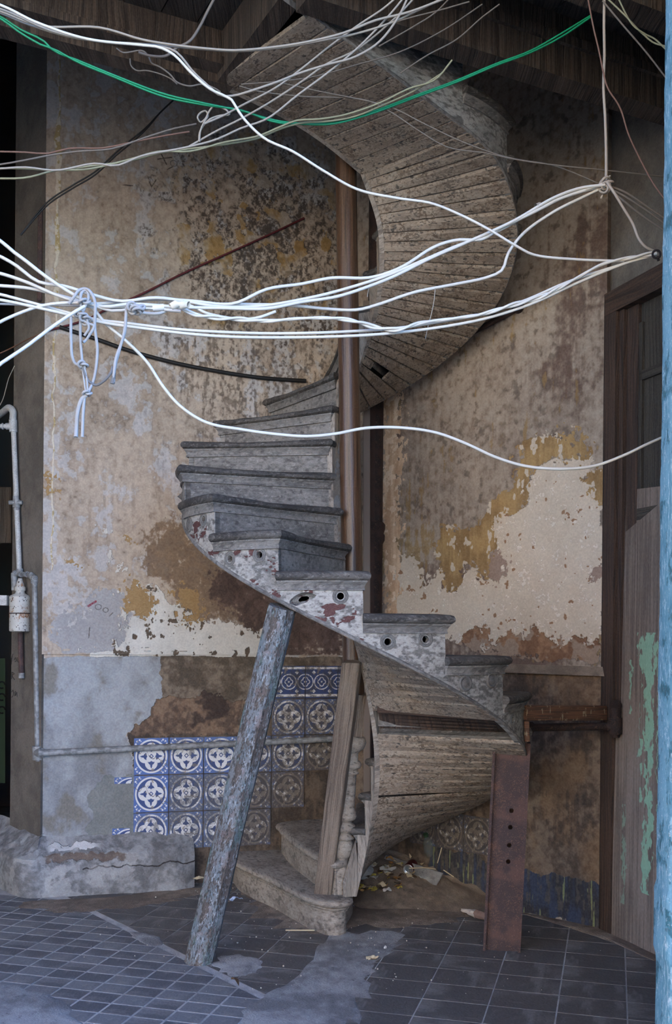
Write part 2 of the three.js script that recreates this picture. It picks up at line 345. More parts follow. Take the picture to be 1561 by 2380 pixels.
// pencil and chalk marks scribbled on the left wall: strokes and rings in photograph outline
const marks = [[205, 1409, 222, 1398, 4, [120, 30, 44]], [208, 1458, 206, 1482, 2, [84, 80, 78]], [366, 372, 398, 368, 2.4, [52, 46, 40]], [374, 360, 386, 384, 2.4, [52, 46, 40]], [388, 396, 400, 390, 1.8, [58, 52, 46]], [286, 432, 308, 434, 2, [60, 54, 48]], [346, 424, 352, 436, 2, [60, 54, 48]], [352, 436, 362, 420, 2, [60, 54, 48]], [254, 1432, 262, 1424, 1.8, [84, 80, 78]]].map(([a, b, c, d, w, k]) => ({ p: toWall(LD, a, b), q: toWall(LD, c, d), w: w / 385, k }));
const ringMarks = [[228, 1411, 7], [245, 1418, 6], [403, 382, 8]].map(([x, y, r]) => ({ p: toWall(LD, x, y), r: r / 385 }));
function markAt(s, y) {
  for (const m of marks) { const dx = m.q[0] - m.p[0], dy = m.q[1] - m.p[1], t = clamp(((s - m.p[0]) * dx + (y - m.p[1]) * dy) / (dx * dx + dy * dy), 0, 1); if (Math.hypot(s - m.p[0] - dx * t, y - m.p[1] - dy * t) < m.w * 0.6) return m.k; }
  for (const m of ringMarks) if (Math.abs(Math.hypot(s - m.p[0], (y - m.p[1]) * 1.15) - m.r) < 0.0028) return [88, 84, 82];
  return null;
}
T.wallL = bake(800, 2048, (u, v) => {
  const s = lerp(L0, L1, u), y = v * LH, wx = (fbm(s * 13, y * 13, 6, 3) - 0.5) * 0.11, wy = (fbm(s * 13, y * 13, 6, 9) - 0.5) * 0.11;
  const a = fbm(s * 2.2, y * 1.6, 5, 21), g = fbm(s * 46, y * 5, 4, 27), f = fbm(s * 130, y * 130, 2, 33), b = fbm(s * 9, y * 7, 5, 37), d = fbm(s * 34, y * 30, 4, 43);
  const far = y > 1.46 ? (d - 0.5 > 0.1 ? 1 : d - 0.5 < -0.13 ? -1 : 0) * 0.045 : 0, id = idL(s + wx + far, y + wy * (Math.abs(y - 1.44) < 0.04 ? 0.2 : 1) + far * 0.7);
  let c = mix3([182, 168, 151], [150, 135, 119], st(a * 0.6 + d * 0.4, 0.3, 0.7)), h = 0.62 + (g - 0.5) * 0.12 + (d - 0.5) * 0.1;
  c = mix3(c, [126, 112, 97], st(g * 0.4 + b * 0.4 + d * 0.2, 0.45, 0.7) * 0.5);
  const k0 = st(d * 0.6 + a * 0.4, 0.56, 0.68); c = mix3(c, [100, 89, 78], k0 * 0.4);
  // scraps of pale distemper left all over the wall
  const pale = st(b * 0.5 + d * 0.3 + a * 0.2, 0.5, 0.58); c = mix3(c, [196, 199, 203], pale * 0.6);
  // mould specks and bare flakes at the upper right, spread wider as painted shade
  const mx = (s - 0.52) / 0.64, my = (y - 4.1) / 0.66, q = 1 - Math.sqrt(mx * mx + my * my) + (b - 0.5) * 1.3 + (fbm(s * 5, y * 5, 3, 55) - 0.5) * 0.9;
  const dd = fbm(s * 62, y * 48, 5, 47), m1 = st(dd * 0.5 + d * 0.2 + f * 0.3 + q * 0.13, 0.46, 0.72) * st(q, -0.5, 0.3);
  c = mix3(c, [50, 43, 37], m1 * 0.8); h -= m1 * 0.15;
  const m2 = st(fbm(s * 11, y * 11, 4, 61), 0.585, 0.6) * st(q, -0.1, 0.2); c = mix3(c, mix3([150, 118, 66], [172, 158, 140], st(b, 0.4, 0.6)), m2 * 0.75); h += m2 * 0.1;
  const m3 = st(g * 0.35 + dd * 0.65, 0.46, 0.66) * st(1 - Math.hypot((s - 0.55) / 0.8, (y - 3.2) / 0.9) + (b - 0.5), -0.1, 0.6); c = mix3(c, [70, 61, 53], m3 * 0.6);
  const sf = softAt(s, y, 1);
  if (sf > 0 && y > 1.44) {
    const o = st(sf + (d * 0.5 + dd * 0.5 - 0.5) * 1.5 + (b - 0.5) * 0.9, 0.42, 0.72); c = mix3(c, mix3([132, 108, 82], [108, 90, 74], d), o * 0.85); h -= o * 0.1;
    const o2 = st(softAt(s, y, 2) + (d * 0.5 + dd * 0.5 - 0.5) * 1.3 + (b - 0.5) * 0.8, 0.45, 0.7); c = mix3(c, mix3([104, 86, 78], [74, 60, 54], st(d * 0.4 + b * 0.6, 0.35, 0.65)), o2 * 0.9);  // brown stain, darkened further to stand in for the stair shadow
  }
  if (id === 2) { c = mix3([216, 213, 204], [186, 182, 172], b); h = 0.9; const o = st(fbm(s * 24, y * 20, 4, 71), 0.68, 0.71); c = mix3(c, [92, 80, 68], o); h -= o * 0.35; }
  else if (id === 3) { c = mix3([166, 138, 96], [144, 116, 78], b * 0.5 + d * 0.5); h = 0.5; }
  else if (id === 5) { c = mix3([172, 170, 168], [146, 144, 143], b); h = 0.52 + (f - 0.5) * 0.2; }
  else if (id === 6) { c = mix3(mix3([158, 162, 164], [128, 130, 132], st(a * 0.5 + b * 0.5, 0.35, 0.65)), [112, 104, 88], st(b * 0.5 + fbm(s * 4, y * 4, 3, 75) * 0.5, 0.56, 0.66) * 0.5); h = 0.5 + (f - 0.5) * 0.18; }
  else if (id === 11) { c = mix3([132, 134, 130], [108, 112, 110], b); h = 0.4 + (f - 0.5) * 0.18; }
  else if (id === 7) { c = mix3([128, 114, 98], [84, 74, 62], st(b * 0.6 + d * 0.4, 0.36, 0.64)); h = 0.42 + (f - 0.5) * 0.2; }
  else if (id === 8) { c = mix3(mix3([126, 104, 84], [88, 72, 60], st(b * 0.5 + d * 0.5, 0.36, 0.6)), [52, 42, 38], st(fbm(s * 7, y * 9, 4, 81), 0.52, 0.62) * 0.7); h = 0.12 + (d - 0.5) * 0.5 + (b - 0.5) * 0.3; }
  else if (id === 9) { c = mix3([100, 87, 73], [66, 57, 49], st(b * 0.5 + d * 0.3 + g * 0.2, 0.36, 0.62)); h = 0.3 + (d - 0.5) * 0.3; }
  const cr = Math.abs(s - crackS(y) + (fbm(y * 9, 3, 4, 91) - 0.5) * 0.03) - 0.0028 - 0.013 * st(fbm(y * 5, 8, 4, 95), 0.5, 0.75);
  if (y > 1.95) { const w = 1 - st(cr, 0, 0.004); c = mix3(c, mix3([206, 198, 180], [170, 150, 104], st(d, 0.5, 0.6)), w * 0.9); h += w * 0.15; }
  const mk = markAt(s, y); if (mk) c = mix3(c, mk, 0.45 + 0.4 * st(f, 0.3, 0.6));
  const n = (f - 0.5) * 26; return [c[0] + n, c[1] + n, c[2] + n * 0.9, h];
}, THREE.ClampToEdgeWrapping);
const zr = (l) => px(RD, l.map((x, i) => (i % 2 ? 900 : 880) + x * 0.3459));
const idR = layers(752, 2048, R0, R1, 0, LH, [
  [3, zr([40, -20, 165, 60, 160, 700, 150, 1500, 60, 1700, 30, 900])],
  [1, zr([150, 1130, 240, 1150, 300, 1210, 320, 1340, 380, 1250, 430, 1200, 470, 1370, 560, 1340, 570, 1250, 650, 1250, 700, 1290, 790, 1310, 850, 1250, 800, 1080, 790, 890, 850, 830, 890, 890, 930, 830, 1000, 800, 1000, 690, 1060, 550, 1130, 500, 1180, 470, 1320, 480, 1410, 490, 1400, 640, 1450, 650, 1400, 730, 1430, 770, 1540, 770, 1540, 1690, 1480, 1680, 1420, 1690, 1330, 1690, 1250, 1750, 1230, 1690, 1110, 1660, 1040, 1600, 990, 1700, 930, 1690, 910, 1620, 840, 1640, 790, 1760, 730, 1740, 710, 1610, 660, 1600, 560, 1700, 400, 1700, 130, 1750])],
  [2, zr([415, 935, 520, 950, 680, 930, 720, 830, 800, 740, 900, 700, 950, 560, 940, 400, 1040, 330, 1180, 290, 1330, 330, 1420, 430, 1410, 500, 1320, 470, 1180, 460, 1120, 500, 1050, 540, 1000, 690, 990, 800, 930, 830, 880, 890, 850, 830, 790, 890, 800, 1080, 740, 1100, 730, 1290, 650, 1240, 580, 1190, 560, 1330, 490, 1370, 440, 1180, 405, 1150])],
  [2, zr([1400, 560, 1530, 540, 1525, 760, 1430, 770, 1395, 735, 1450, 660, 1405, 640])],
  [6, zr([740, 1120, 800, 1080, 850, 1180, 800, 1310, 735, 1290])], [6, zr([1410, 1220, 1500, 1170, 1500, 1230, 1440, 1310, 1405, 1290])],
  [4, zr([560, 1700, 660, 1600, 720, 1620, 740, 1750, 790, 1760, 840, 1640, 910, 1620, 930, 1690, 990, 1700, 1040, 1600, 1110, 1660, 1230, 1690, 1250, 1750, 1330, 1690, 1500, 1680, 1500, 1830, 800, 1830, 700, 1790])],
  [5, px(RD, [820, 1542, 1430, 1560, 1430, 2240, 820, 2240])],
  [7, px(RD, [1000, 1968, 1060, 1975, 1222, 2022, 1412, 2062, 1412, 2240, 960, 2240])],
]);
T.wallR = bake(752, 2048, (u, v) => {
  const s = lerp(R0, R1, u), y = v * LH, wx = (fbm(s * 14, y * 14, 6, 103) - 0.5) * 0.09, wy = (fbm(s * 14, y * 14, 6, 109) - 0.5) * 0.09;
  const a = fbm(s * 2.2, y * 1.4, 5, 121), g = fbm(s * 50, y * 4, 4, 127), f = fbm(s * 130, y * 130, 2, 133), b = fbm(s * 9, y * 7, 5, 137), d = fbm(s * 34, y * 30, 4, 143), far = (d - 0.5 > 0.12 ? 1 : d - 0.5 < -0.14 ? -1 : 0) * 0.035 * (y > 1.45 ? 1 : 0), id = idR(s + wx + far, y + wy + far * 0.7);
  let c = mix3([164, 151, 136], [134, 121, 108], st(a * 0.45 + g * 0.2 + d * 0.35, 0.34, 0.66)), h = 0.64 + (g - 0.5) * 0.15;
  c = mix3(c, [116, 102, 88], st(g * 0.3 + d * 0.7, 0.5, 0.7) * 0.45);
  const red = st(a * 0.5 + g * 0.12 + d * 0.18 + (fbm(s * 1.3 + 4, y * 1.1 + 2, 3, 173) - 0.5) * 0.3, 0.42, 0.56); c = mix3(c, [94, 75, 66], red * 0.7);
  c = mix3(c, [96, 86, 77], st(fbm(s * 16, y * 13, 4, 147) * 0.6 + d * 0.4, 0.58, 0.68) * 0.5);
  const och = st(g * 0.4 + d * 0.2 + b * 0.4 + 0.2 * st(1 - Math.abs(s - 0.5) * 2.2 - Math.abs(y - 2.05) * 1.4, 0, 1), 0.62, 0.7); c = mix3(c, [150, 122, 76], och * 0.6);
  if (id === 1) { c = mix3([206, 194, 175], [186, 173, 154], b); h = 0.45; const k = st(d * 0.7 + f * 0.3, 0.64, 0.68); c = mix3(c, [216, 208, 196], k * 0.7); h += k * 0.15; const o = st(fbm(s * 24, y * 26, 3, 151), 0.76, 0.78); c = mix3(c, [142, 110, 84], o); }
  else if (id === 2) { c = mix3([164, 136, 92], [136, 110, 74], st(b * 0.6 + g * 0.4, 0.36, 0.64)); h = 0.5; const o = st(fbm(s * 24, y * 16, 3, 155), 0.64, 0.66); c = mix3(c, [192, 180, 162], o); }
  else if (id === 3) { c = mix3([208, 182, 152], [182, 152, 122], st(g * 0.6 + b * 0.4, 0.36, 0.64)); c = mix3(c, [226, 208, 184], st(d, 0.56, 0.64) * 0.7); }
  else if (id === 6) { c = mix3([158, 138, 124], [138, 118, 104], d); h = 0.6; }
  else if (id === 4) { c = mix3([150, 116, 88], [120, 90, 68], st(d * 0.5 + b * 0.5, 0.36, 0.6)); c = mix3(c, [154, 138, 122], st(fbm(s * 12, y * 12, 4, 161) - (y - 1.6) * 0.6, 0.54, 0.6) * 0.8); h = 0.15 + (d - 0.5) * 0.5; }
  else if (id === 5) { c = mix3(mix3([124, 108, 92], [84, 72, 62], st(b * 0.6 + d * 0.4, 0.36, 0.62)), [126, 100, 74], st(fbm(s * 5, y * 3, 4, 165), 0.5, 0.64) * 0.5); c = mix3(c, [66, 58, 52], st(g * 0.3 + d * 0.25 + fbm(s * 6, y * 6, 4, 171) * 0.45, 0.5, 0.64) * 0.6); h = 0.4 + (d - 0.5) * 0.4; }
  else if (id === 7) { c = mix3([58, 66, 84], [54, 54, 58], st(b * 0.5 + g * 0.5, 0.38, 0.6)); c = mix3(c, [92, 86, 78], st(g * 0.6 + d * 0.4, 0.5, 0.6) * 0.7); c = mix3(c, [150, 160, 104], st(fbm(s * 60, y * 5, 3, 177), 0.73, 0.75) * 0.7); h = 0.5; }
  const n = (f - 0.5) * 24; return [c[0] + n, c[1] + n, c[2] + n * 0.9, h];
}, THREE.ClampToEdgeWrapping);

const M = {
  grey: surf(T.grey, 0.9, 0.45, 0.004, 0.8), nose: surf(T.nose, 0.7, 0.35, 0.005, 0.75), white: surf(T.white, 0.8, 0.4, 0.005, 0.75), whitered: surf(T.whitered, 0.8, 0.4, 0.006, 0.75),
  soffit: surf(T.soffit, 0.85, 0.42, 0.004, 0.85), bare: surf(T.bare, 0.3, 1.0, 0.004, 0.85), dark: surf(T.dark, 0.4, 1.2, 0.006, 0.85), ceil: surf(T.ceil, 0.4, 1.2, 0.006, 0.85), red: surf(T.red, 0.4, 1.2, 0.006, 0.85), door: surf(T.door, 0.4, 1.2, 0.005, 0.85),
  pole: surf(T.pole, 0.3, 1.2, 0.0008, 0.36), prop: surf(T.prop, 0.35, 0.7, 0.004, 0.75), rust: surf(T.rust, 0.3, 0.3, 0.002, 0.8),
  cement: surf(T.cement, 0.8, 0.8, 0.005, 0.9), plinth: surf(T.plinth, 0.64, 2.4, 0.014, 0.9), pillar: surf(T.pillar, 1.2, 1.2, 0.005, 0.9), dirt: surf(T.dirt, 0.7, 0.7, 0.006, 0.95), grout: surf(T.grout, 0.7, 0.7, 0.003, 0.95), stone: surf(T.stone, 0.9, 0.45, 0.004, 0.8),
  slate: surf(T.slate, 0.9, 0.9, 0.003, 0.6), small: surf(T.small, 0.8, 0.8, 0.003, 0.6), iron: surf(T.iron, 0.25, 0.25, 0.004, 0.8), galv: surf(T.galv, 0.2, 0.2, 0.001, 0.55),
  blue: surf(T.blue, 0.35, 1.4, 0.003, 0.7), green: surf(T.green, 1, 1, 0.004, 0.8),
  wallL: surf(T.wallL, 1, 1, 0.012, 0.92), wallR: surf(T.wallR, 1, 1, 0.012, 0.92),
  tan: plain(0xc2ae92, 0.9), street: plain(0x484746, 0.95), masonry: plain(0x8f877b, 0.95), black: plain(0x161412, 0.7),
};
// ---------------------------------------------------------------- the place: street, facade, room shell
const slab = (x0, x1, y0, y1, d0, d1) => { const g = new THREE.BoxGeometry(x1 - x0, y1 - y0, d1 - d0); g.translate((x0 + x1) / 2, (y0 + y1) / 2, -(d0 + d1) / 2); return uvBox(g); };
const street = struct('street', 'grey paved street in front of the open doorway');
add(street, 'pavement', slab(-70, 70, -0.3, -0.02, -70, 3.1), M.street);
const across = struct('wall_opposite', 'sunlit tan house front across the street');
add(across, 'house_front', slab(-16, 1.5, -0.3, 7.0, -9, -6.6), M.tan);
const front = struct('wall_front', 'street front of the building with a wide doorway');
add(front, 'masonry', mergeGeometries([slab(-7, -4.2, -0.3, 11.6, 3.1, 3.5), slab(1.25, 7, -0.3, 11.6, 3.1, 3.5), slab(-4.2, 1.25, 4.25, 11.6, 3.1, 3.18)]), M.tan);
const shell = struct('wall_outer', 'outer walls and roof that close the stair hall');
add(shell, 'masonry', mergeGeometries([slab(-7, -6.7, -0.3, 7.2, 3.5, 9.6), slab(6.7, 7, -0.3, 7.2, 3.5, 9.6), slab(-7, 7, -0.3, 7.2, 9.3, 9.6), slab(-7, 7, 6.9, 7.2, 3.1, 9.6)]), M.masonry);

// blue painted door jamb at the right edge
const jamb = struct('trim', 'flaking turquoise blue door jamb at the right edge');
{
  const ring = (y) => { const n = (fbm(y * 7, 2, 4, 801) - 0.5) * 0.016 + (fbm(y * 40, 5, 2, 805) - 0.5) * 0.006, chip = y > 0.35 && y < 0.82 && y > 0.62 - 0.001 ? -0.008 : 0, e = 0.9745 + y * 0.0022 + n * 0.5 + chip; return [V3(1.3, y, 3.1), V3(1.3, y, 3.0), V3(e + 0.012, y, 3.0), V3(e, y, 3.012), V3(e + 0.01, y, 3.16)]; };
  const rings = []; for (let i = 0; i <= 160; i++) rings.push(ring(-0.02 + i * 4.06 / 160));
  add(jamb, 'jamb_face', loft(rings, { cap0: true, cap1: true, deg: 50, ou: 0.1 }), M.blue);
}

// floor: cement bed, big slate tiles on the right, small ones on the left
const floor = struct('floor', 'worn floor of dark slate tiles patched with cement');
add(floor, 'bed', slab(-6.7, 6.7, -0.3, -0.0016, 3.1, 9.3), M.grout);
{
  const E1 = [0.2596, 0.966], E2 = [0.966, -0.2596], yaw = Math.atan2(0.2596, 0.966);
  const variants = (w, l, n) => [...Array(n)].map((_, k) => { const g = new THREE.BoxGeometry(w, 0.012, l); const p = g.attributes.position; for (let i = 0; i < p.count; i++) if (p.getY(i) > 0) { p.setX(i, p.getX(i) * (1 - 0.004 / w)); p.setZ(i, p.getZ(i) * (1 - 0.004 / l)); } g.computeVertexNormals(); return uvBox(g, k % 2 > 0, k * 0.37, k * 0.53); });
  const big = variants(0.2832, 0.2092, 6), small = variants(0.1415, 0.1035, 6);
  const place = (p, q, set, mat, dy) => { const m = add(floor, 'tile', set[Math.floor(rnd() * set.length)], mat); m.position.set(E1[0] * p + E2[0] * q, -0.006 + dy, -(E1[1] * p + E2[1] * q)); m.rotation.set(rr(-0.0012, 0.0012), -yaw, rr(-0.0012, 0.0012)); };
  const vis = (X, d) => { const c = Math.abs(X) / d < 0.36 && EYE / d * F < 935 && d < 6.55; return c; };
  const half = (w, l, upper, k) => { const s = upper ? -1 : 1, sh = new THREE.Shape([[-w / 2 * s, -l / 2 * s], [w / 2 * s, -l / 2 * s], [-w / 2 * s, l / 2 * s]].map(([x, y]) => new THREE.Vector2(x, y))), g = new THREE.ExtrudeGeometry(sh, { depth: 0.012, bevelEnabled: false }); g.rotateX(-Math.PI / 2); g.translate(0, -0.006, 0); return uvBox(g, false, k * 0.31, k * 0.17); };
  const bigHalf = [0, 1, 2].map((k) => half(0.283, 0.209, true, k)), smallHalf = [0, 1, 2].map((k) => half(0.141, 0.103, false, k));
  for (let i = -16; i < 8; i++) for (let j = -3; j < 10; j++) {
    const q = -0.79 + 0.286 * (i + 0.5), p = 4.43 + 0.212 * (j + 0.5), X = E1[0] * p + E2[0] * q, d = E1[1] * p + E2[1] * q;
    if (!vis(X, d) || i + j < -4) continue;
    place(p, q, i + j === -4 ? bigHalf : big, M.slate, rr(0, 0.0006));
  }
  for (let i = -6; i < 11; i++) for (let j = -1; j < 16; j++) {
    const q = -2.951 + 0.15 * (i + 0.5), p = 5.341 - 0.112 * (j + 0.5), X = E1[0] * p + E2[0] * q, d = E1[1] * p + E2[1] * q;
    if (!vis(X, d) || i > j || q > -1.43) continue;
    place(p, q, i === j ? smallHalf : small, M.small, rr(0, 0.0006));
  }
}
// a low heap or skim of cement or dirt with an irregular outline (star-shaped about its middle)
function patch(pts, h, lift, s, rough = 0.35) {
  const c = pts.reduce((m, p) => m.add(p), new THREE.Vector3()).divideScalar(pts.length), N = 72, K = 9, cv = new THREE.CatmullRomCurve3(pts, true), rim = cv.getSpacedPoints(N).slice(0, N), rings = [];
  for (let k = 0; k <= K; k++) {
    const f = 1 - k / (K + 0.001);
    rings.push(rim.map((p) => { const w = f * (1 + (fbm(p.x * 12 + s, p.z * 12, 5, s) - 0.5) * 0.75), q = c.clone().lerp(p, w); const e = 1 - f; q.y = lift + (k ? h * (0.25 + 0.75 * st(e, 0, 0.6)) * (1 - rough + rough * 2 * fbm(q.x * 14 + s, q.z * 14, 4, s + 3)) : -0.004); return q; }));
  }
  const g = loft(rings, { cap1: true, deg: 80 });
  const p = g.attributes.position, uv = g.attributes.uv; for (let i = 0; i < p.count; i++) uv.setXY(i, p.getX(i), p.getZ(i));
  return g;
}
const fl = (l, h = 0) => { const o = []; for (let i = 0; i < l.length; i += 2) o.push(onFloor(l[i], l[i + 1], h)); return o; };
[[[0, 2285, 60, 2295, 130, 2320, 170, 2362, 190, 2420, -60, 2460, -120, 2300], 0.006], [[300, 2164, 340, 2168, 372, 2178, 372, 2192, 350, 2198, 322, 2190], 0.005],
 [[560, 2360, 600, 2310, 660, 2290, 720, 2230, 770, 2170, 840, 2158, 960, 2162, 930, 2200, 880, 2240, 860, 2300, 820, 2380, 700, 2440, 580, 2440], 0.005],
 [[500, 2222, 560, 2214, 600, 2228, 590, 2262, 540, 2276, 505, 2258], 0.004]].forEach(([l, h], i) => add(floor, 'cement_patch', patch(fl(l), h, 0, 11 + i, 0.4), M.cement));
[[[560, 2110, 640, 2150, 730, 2172, 830, 2165, 960, 2150, 1080, 2150, 1130, 2110, 1130, 2070, 1050, 2040, 900, 1990, 760, 2010, 600, 2040], 0.012],
 [[1205, 2118, 1300, 2150, 1420, 2190, 1540, 2240, 1540, 2215, 1400, 2150, 1230, 2100], 0.006], [[60, 2094, 250, 2086, 430, 2062, 470, 2078, 300, 2112, 80, 2120], 0.005]].forEach(([l, h], i) => add(floor, 'dirt', patch(fl(l), h, 0, 31 + i, 0.5), M.dirt));

// plastered walls
function wallPanel(D, s0, s1, y0, y1, off, thick, t0, t1) {
  const g = solid([wallP(D, s0, y0, off), wallP(D, s1, y0, off), wallP(D, s1, y0, -thick), wallP(D, s0, y0, -thick)], [wallP(D, s0, y1, off), wallP(D, s1, y1, off), wallP(D, s1, y1, -thick), wallP(D, s0, y1, -thick)]);
  const p = g.attributes.position, uv = g.attributes.uv;
  for (let i = 0; i < p.count; i++) { const s = (p.getX(i) - CORN[0]) * D[0] + (-p.getZ(i) - CORN[1]) * D[1]; uv.setXY(i, (s - t0) / (t1 - t0), p.getY(i) / LH); }
  return g;
}
const wl = struct('wall_left', 'peeling beige plaster wall behind the stair with blue and white tile dado');
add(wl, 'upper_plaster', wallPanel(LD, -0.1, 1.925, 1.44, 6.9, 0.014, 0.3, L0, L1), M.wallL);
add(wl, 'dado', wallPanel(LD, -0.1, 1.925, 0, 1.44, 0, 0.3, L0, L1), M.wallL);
const wr = struct('wall_right', 'peeling cream and ochre plaster wall to the right of the stair');
add(wr, 'upper_plaster', wallPanel(RD, -0.1, 1.815, 1.39, 6.9, 0.012, 0.3, R0, R1), M.wallR);
add(wr, 'dado', wallPanel(RD, -0.1, 1.815, 0, 1.39, 0, 0.3, R0, R1), M.wallR);
// ledge that caps the right dado
add(wr, 'ledge', solid([[0, 0.0], [1.83, 0.0], [1.83, 0.028], [0, 0.028]].map(([t, o]) => wallP(RD, t, 1.365, o)), [[0, 0], [1.83, 0], [1.83, 0.02], [0, 0.02]].map(([t, o]) => wallP(RD, t, 1.415, o)), true), M.dirt);
// face of the pillar that the left wall ends in
const K0 = wallP(LD, 1.925, 0, 0.014), KD = [-0.615, 0.789];
const pillarP = (k, y, off = 0) => V3(K0.x + KD[0] * k - KD[1] * off, y, -K0.z + KD[1] * k - KD[0] * -1 * off * -1);
const wp = struct('wall_pillar', 'grey plastered pillar face left of the peeling wall');
add(wp, 'plaster', solid([pillarP(0, 0), pillarP(0.5, 0), V3(-2.0, 0, 7.1), V3(-1.6, 0, 6.6)], [pillarP(0, 6.9), pillarP(0.5, 6.9), V3(-2.0, 6.9, 7.1), V3(-1.6, 6.9, 6.6)]), M.pillar);
const onPillar = (x, y) => { const [a, b] = ray(x, y), k = (K0.x + a * K0.z) / (a * KD[1] - KD[0]), d = -K0.z + KD[1] * k; return at(x, y, d - 0.004); };
for (const l of [[24, 1522, 27, 1532, 30, 1520], [30, 1520, 26, 1544], [33, 1534, 36, 1528, 38, 1536, 34, 1538], [40, 1528, 41, 1538, 45, 1538, 46, 1528], [28, 1562, 27, 1578], [28, 1562, 33, 1566, 28, 1570, 34, 1580], [27, 1608, 31, 1604, 30, 1618, 27, 1620], [33, 1608, 34, 1618], [36, 1606, 36, 1618, 39, 1608, 40, 1620]]) { const p = []; for (let i = 0; i < l.length; i += 2) p.push(onPillar(l[i], l[i + 1])); add(wp, 'pencil_mark', new THREE.TubeGeometry(new THREE.CatmullRomCurve3(p), 10, 0.0022, 5), plain(0x3a3634, 0.9)); }
// rough plinth round the foot of the pillar
const plinth = struct('baseboard_left', 'rough grey cement plinth round the foot of the pillar');
{
  const n1 = [0.259, -0.966], n2 = [-0.789, -0.615], path = [];
  for (let i = 0; i <= 22; i++) { const s = lerp(1.0, 1.925, i / 22), c = wallP(LD, s, 0); path.push([c.x, -c.z, n1[0], n1[1]]); }
  for (let i = 1; i < 6; i++) { const t = i / 6; path.push([K0.x, -K0.z, lerp(n1[0], n2[0], t), lerp(n1[1], n2[1], t)]); }
  for (let i = 0; i <= 14; i++) path.push([K0.x + KD[0] * i * 0.07, -K0.z + KD[1] * i * 0.07, n2[0], n2[1]]);
  const prof = [[0.165, 0], [0.17, 0.06], [0.172, 0.13], [0.168, 0.19], [0.155, 0.225], [0.125, 0.25], [0.08, 0.275], [0.03, 0.31], [-0.03, 0.36]];
  const rings = path.map(([x, d, a, b], i) => prof.map(([o, y], j) => { const e = 1 / Math.hypot(a, b), end = i < 3 ? 0.55 + 0.15 * i : 1, k = (fbm(x * 13 + j * 0.7, d * 13 + j * 1.3, 5, 61) - 0.5) * 0.062; const O = (o + k * (j < 8 ? 1 : 0)) * (j < 8 ? end : 1) * 0.95; return V3(x + a * e * O, j ? y * (i < 3 ? 0.9 + 0.03 * i : 1) + k * 0.5 : y, d + b * e * O); }));
  add(plinth, 'render_coat', loft(rings, { closed: false, deg: 50 }), M.plinth);
}

// unseen partition added beyond the pillar to darken the room behind its doorway
const part = struct('wall_back', 'unseen partition wall added beyond the pillar to darken the room behind');
add(part, 'plaster', slab(-6.7, -2.36, 0, 6.9, 6.66, 6.86), M.pillar);

// door side wall on the right: reddish frame, dark panelled shutter, lintel
const JD = [0.316, -0.949], jambP = (k, y, off = 0) => V3(1.44 + JD[0] * k - 0.949 * off, y, 5.566 + JD[1] * k - 0.316 * off);
const jbox = (k0, k1, y0, y1, o0, o1, turn) => solid([[k0, o0], [k1, o0], [k1, o1], [k0, o1]].map(([k, o]) => jambP(k, y0, o)), [[k0, o0], [k1, o0], [k1, o1], [k0, o1]].map(([k, o]) => jambP(k, y1, o)), turn);
const wsr = struct('wall_right', 'dark plaster above the shuttered door on the right');
add(wsr, 'plaster', jbox(-0.02, 2.4, 3.42, 6.9, -0.3, -0.03), M.pillar);
const door = struct('door_1', 'dark wooden door with raised panels and reddish brown frame');
add(door, 'door_frame', mergeGeometries([jbox(0, 0.11, 0, 3.42, -0.12, 0.012), jbox(0.115, 0.15, 0, 3.4, -0.12, -0.01)]), M.red);
add(door, 'lintel', jbox(0.01, 1.6, 3.3, 3.42, -0.14, 0.014, true), M.red);
add(door, 'stile', jbox(0.155, 0.25, 0, 3.32, -0.1, -0.03), M.red);
add(door, 'panel', jbox(0.25, 2.4, 0, 3.32, -0.1, -0.05), M.door);
add(door, 'panel_moulding', mergeGeometries([jbox(0.25, 0.28, 0.2, 3.2, -0.06, -0.034), jbox(0.25, 0.9, 2.18, 2.24, -0.06, -0.03, true), jbox(0.25, 0.9, 2.9, 2.95, -0.06, -0.034, true)]), M.door);

// upper floor: planks on joists, open over the stair
const JO = [0.891, 0.454], JP = [0.454, -0.891], cp = (a, b, y) => V3(-0.482 + JO[0] * a + JP[0] * b, y, 4.82 + JO[1] * a + JP[1] * b);
const cbox = (a0, a1, b0, b1, y0, y1, turn) => solid([[a0, b0], [a1, b0], [a1, b1], [a0, b1]].map(([a, b]) => cp(a, b, y0)), [[a0, b0], [a1, b0], [a1, b1], [a0, b1]].map(([a, b]) => cp(a, b, y1)), turn);
const ceiling = struct('ceiling', 'dark plank ceiling of the upper floor');
for (let i = 0; i < 34; i++) { const a = -2.6 + i * 0.17, b0 = a < -0.02 ? 0.02 : 0.8; const b1 = Math.min(2.35, (1.6 + 0.454 * a) / 0.891); if (b1 > b0 + 0.1) add(ceiling, 'plank', cbox(a + 0.003, a + 0.166, b0, b1, 4.335 + rr(-0.002, 0.002), 4.36), M.ceil); }
const deck = (c) => solid(c.map(([x, d]) => V3(x, 4.37, d)), c.map(([x, d]) => V3(x, 4.42, d)));
add(ceiling, 'subfloor', mergeGeometries([deck([[-3.6, 3.23], [-0.482, 4.82], [0.344, 3.2], [-3.6, 3.2]]), deck([[-0.119, 4.107], [3.89, 6.15], [3.89, 3.2], [0.344, 3.2]])]), M.masonry);
const joist = (name, label, geos, mat = M.dark) => { const j = struct(name, label); geos.forEach(([n, g]) => add(j, n, g, mat)); };
joist('trim', 'long moulded ceiling beam over the left wall', [['fascia', cbox(-3.2, 0, 0.0, 0.06, 4.19, 4.37)], ['ledge', cbox(-3.2, -0.0, -0.03, 0.09, 4.165, 4.2)], ['soffit_batten', cbox(-3.2, -0.02, -0.1, 0.0, 4.125, 4.17)]]);
